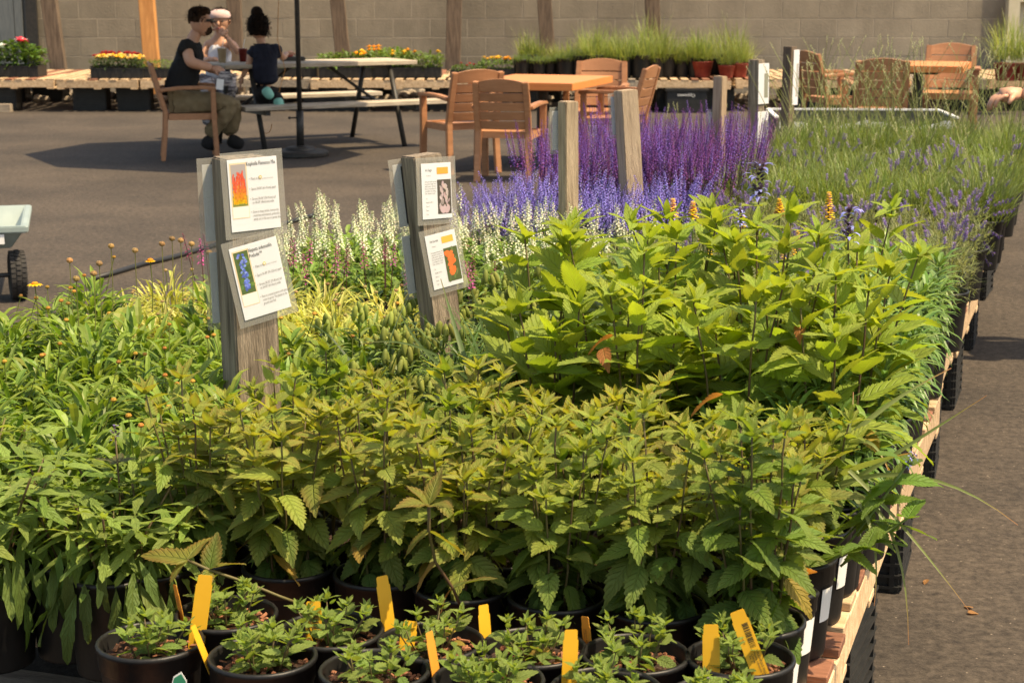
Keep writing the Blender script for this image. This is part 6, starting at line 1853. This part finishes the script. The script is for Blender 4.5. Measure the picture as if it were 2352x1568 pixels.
# woman across the table, facing the camera
Y = 18.0
V = {'pelvis': (J(500, 196, Y), .10), 'waist': (J(501, 155, Y), .08), 'chest': (J(503, 112, Y), .09), 'neck': (J(504, 82, Y), .05), 'head': (J(505, 64, Y), .06),
     'shN': (J(476, 100, Y), .05), 'elN': (J(466, 140, Y - .08), .036), 'wrN': (J(484, 136, Y - .30), .026),
     'shF': (J(532, 100, Y), .05), 'elF': (J(548, 122, Y - .2), .036), 'wrF': (J(521, 86, Y - .18), .026),
     'hipN': (J(480, 200, Y), .085), 'knN': (J(478, 205, Y - .42), .06), 'anN': (J(480, 290, Y - .4), .04),
     'hipF': (J(520, 200, Y), .085), 'knF': (J(522, 205, Y - .42), .06), 'anF': (J(522, 290, Y - .4), .04)}
T, TE = trousers(V)
top_ = {'pelvis': (J(500, 190, Y), .16), 'waist': (J(501, 155, Y), .155), 'chest': (J(503, 124, Y), .165), 'stN': (J(484, 100, Y - .02), .052), 'stF': (J(524, 100, Y - .02), .052)}
def headband(t, base):
    q = MB(); c = headW - base; n = 20; vs, fs = [], []
    for k in range(n):
        a = 6.283 * k / n
        for z, rr_ in ((.030, .110), (.055, .115), (.088, .098), (.114, .05)): vs.append(c + Vector((math.cos(a) * rr_, math.sin(a) * rr_, z)))
    for k in range(n):
        for j in range(3): fs.append((k * 4 + j, ((k + 1) % n) * 4 + j, ((k + 1) % n) * 4 + j + 1, k * 4 + j + 1))
    q.add(vs, fs); q.build('headscarf', M['pinkcloth'], t, smooth=True)
headW = J(505, 48, Y)
person('woman in pale headscarf and white tank top with a hand at her mouth', (headW.x, Y), V, Ed,
       [('tank_top', top_, [('pelvis', 'waist'), ('waist', 'chest'), ('chest', 'stN'), ('chest', 'stF')], 'pelvis', 'whitecloth'), ('trousers', T, TE, 'pelvis', 'stripe')],
       headW, Vector((0, -1, -.15)), .112, [(V['wrF'][0], (-.55, .05, .65), (-.3, 1, .2), .9, .8, 1), (V['wrN'][0], (.8, -.3, -.1), (0, 0, -1), .9, .3, -1)], hair_cap('darkhair', low=-.3), extra=headband)

# girl kneeling on the near bench, seen from behind
Y = 16.95
V = {'pelvis': (J(608, 205, Y), .055), 'waist': (J(608, 168, Y), .06), 'chest': (J(606, 125, Y), .075), 'neck': (J(598, 92, Y), .045), 'head': (J(596, 78, Y), .055),
     'shN': (J(580, 112, Y), .04), 'elN': (J(571, 150, Y - .04), .034), 'wrN': (J(556, 178, Y - .02), .024),
     'shF': (J(634, 112, Y), .04), 'elF': (J(650, 134, Y + .14), .034), 'wrF': (J(660, 122, Y + .28), .024),
     'hipN': (J(602, 214, Y), .04), 'knN': (J(600, 228, Y + .06), .03), 'anN': (J(609, 216, Y - .18), .03),
     'hipF': (J(618, 214, Y), .04), 'knF': (J(622, 230, Y + .06), .03), 'anF': (J(634, 230, Y - .18), .03)}
T, TE = trousers(V, .11, .075, .07)
tee = {'pelvis': (J(608, 200, Y), .16), 'waist': (J(608, 165, Y), .16), 'chest': (J(606, 128, Y), .17), 'collar': (J(600, 104, Y), .085), 'shN': (J(582, 112, Y), .082), 'slN': (J(573, 132, Y - .02), .072), 'shF': (J(632, 112, Y), .082), 'slF': (J(645, 126, Y + .06), .072)}
s1, s1e = shoe(J(606, 201, Y - .27), J(627, 226, Y - .29), .056); s2, s2e = shoe(J(637, 224, Y - .27), J(645, 253, Y - .29), .056)
headG = J(594, 62, Y)
GT = {'pelvis': (J(608, 188, Y), .175), 'seat': (J(611, 222, Y), .185), 'kA': (J(600, 231, Y + .08), .13), 'aA': (J(610, 216, Y - .2), .085), 'kB': (J(622, 233, Y + .08), .13), 'aB': (J(634, 232, Y - .2), .085)}
GTE = [('pelvis', 'seat'), ('seat', 'kA'), ('kA', 'aA'), ('seat', 'kB'), ('kB', 'aB')]
def bun(t, base):
    q = MB(); c = headG - base
    q.ball(c + Vector((-.01, -.02, .135)), (.06, .055, .06), 12, 8)
    rr = random.Random(4)
    for k in range(40):
        a, b = rr.uniform(0, 6.28), rr.uniform(-.2, 1.3)
        q.blade(c + Vector((-.01, -.02, .135)), (math.cos(a) * math.cos(b), math.sin(a) * math.cos(b), math.sin(b)), rr.uniform(.06, .10), .006, 3, .8, prof='grass')
    q.build('hair_bun', M['darkhair'], t, smooth=True)
person('girl in navy t-shirt with a hair bun kneeling on the near bench', (headG.x, Y), V, Ed,
       [('t_shirt', tee, shirtE, 'pelvis', 'navy'), ('trousers', GT, GTE, 'pelvis', 'blackcloth'), ('shoe', s1, s1e, 'h', 'teal'), ('shoe', s2, s2e, 'h', 'teal')],
       headG, Vector((.25, 1, -.1)), .115, [(V['wrN'][0], (-.3, 0, -1), (1, .3, 0), .8, .3, 1), (V['wrF'][0], (.5, .8, 0), (0, 0, -1), .8, .3, -1)], hair_cap('darkhair', low=-.75, front=.3, seed=3), extra=bun)

# visitor beyond the right edge whose hand reaches over the lavender
Y = 7.45
bx_ = 2.78
Vx = lambda x, y, z: Vector((x, y, z))
V = {'pelvis': (Vx(bx_, Y, .92), .13), 'waist': (Vx(bx_, Y, 1.08), .115), 'chest': (Vx(bx_ - .01, Y, 1.30), .12), 'neck': (Vx(bx_ - .02, Y, 1.46), .055), 'head': (Vx(bx_ - .03, Y, 1.54), .065),
     'shN': (Vx(bx_, Y - .19, 1.38), .058), 'elN': (Vx(bx_ - .12, Y - .22, 1.12), .045), 'wrN': (J(2342, 214, Y - .05), .040),
     'shF': (Vx(bx_, Y + .19, 1.38), .058), 'elF': (Vx(bx_ + .06, Y + .24, 1.10), .042), 'wrF': (Vx(bx_, Y + .24, .86), .030),
     'hipN': (Vx(bx_, Y - .10, .88), .092), 'knN': (Vx(bx_ - .02, Y - .11, .48), .066), 'anN': (Vx(bx_ + .02, Y - .12, .09), .045),
     'hipF': (Vx(bx_, Y + .10, .88), .092), 'knF': (Vx(bx_ - .02, Y + .11, .48), .066), 'anF': (Vx(bx_ + .02, Y + .12, .09), .045)}
T, TE = trousers(V)
tee = {'pelvis': (Vx(bx_, Y, .90), .145), 'waist': (Vx(bx_, Y, 1.08), .135), 'chest': (Vx(bx_, Y, 1.30), .135), 'collar': (Vx(bx_ - .01, Y, 1.42), .075), 'shN': (Vx(bx_, Y - .19, 1.38), .066), 'slN': (Vx(bx_ - .03, Y - .20, 1.30), .064), 'shF': (Vx(bx_, Y + .19, 1.38), .066), 'slF': (Vx(bx_ + .02, Y + .21, 1.29), .064)}
s1, s1e = shoe(Vx(bx_ + .02, Y - .12, .055), Vx(bx_ - .17, Y - .13, .04)); s2, s2e = shoe(Vx(bx_ + .02, Y + .12, .055), Vx(bx_ - .17, Y + .13, .04))
person('visitor outside the frame whose bare forearm and hand reach in over the lavender', (bx_, Y), V, Ed,
       [('t_shirt', tee, shirtE, 'pelvis', 'denim'), ('trousers', T, TE, 'pelvis', 'denim'), ('shoe', s1, s1e, 'h', 'blackcloth'), ('shoe', s2, s2e, 'h', 'blackcloth')],
       Vx(bx_ - .04, Y, 1.60), Vector((-1, 0, -.3)), .112, [(V['wrN'][0], (-1, -.05, -.12), (.15, .12, -1), 1.05, .75, -1), (V['wrF'][0], (0, 0, -1), (-1, 0, 0), 1.0, .4, 1)], hair_cap('darkhair', low=-.6))
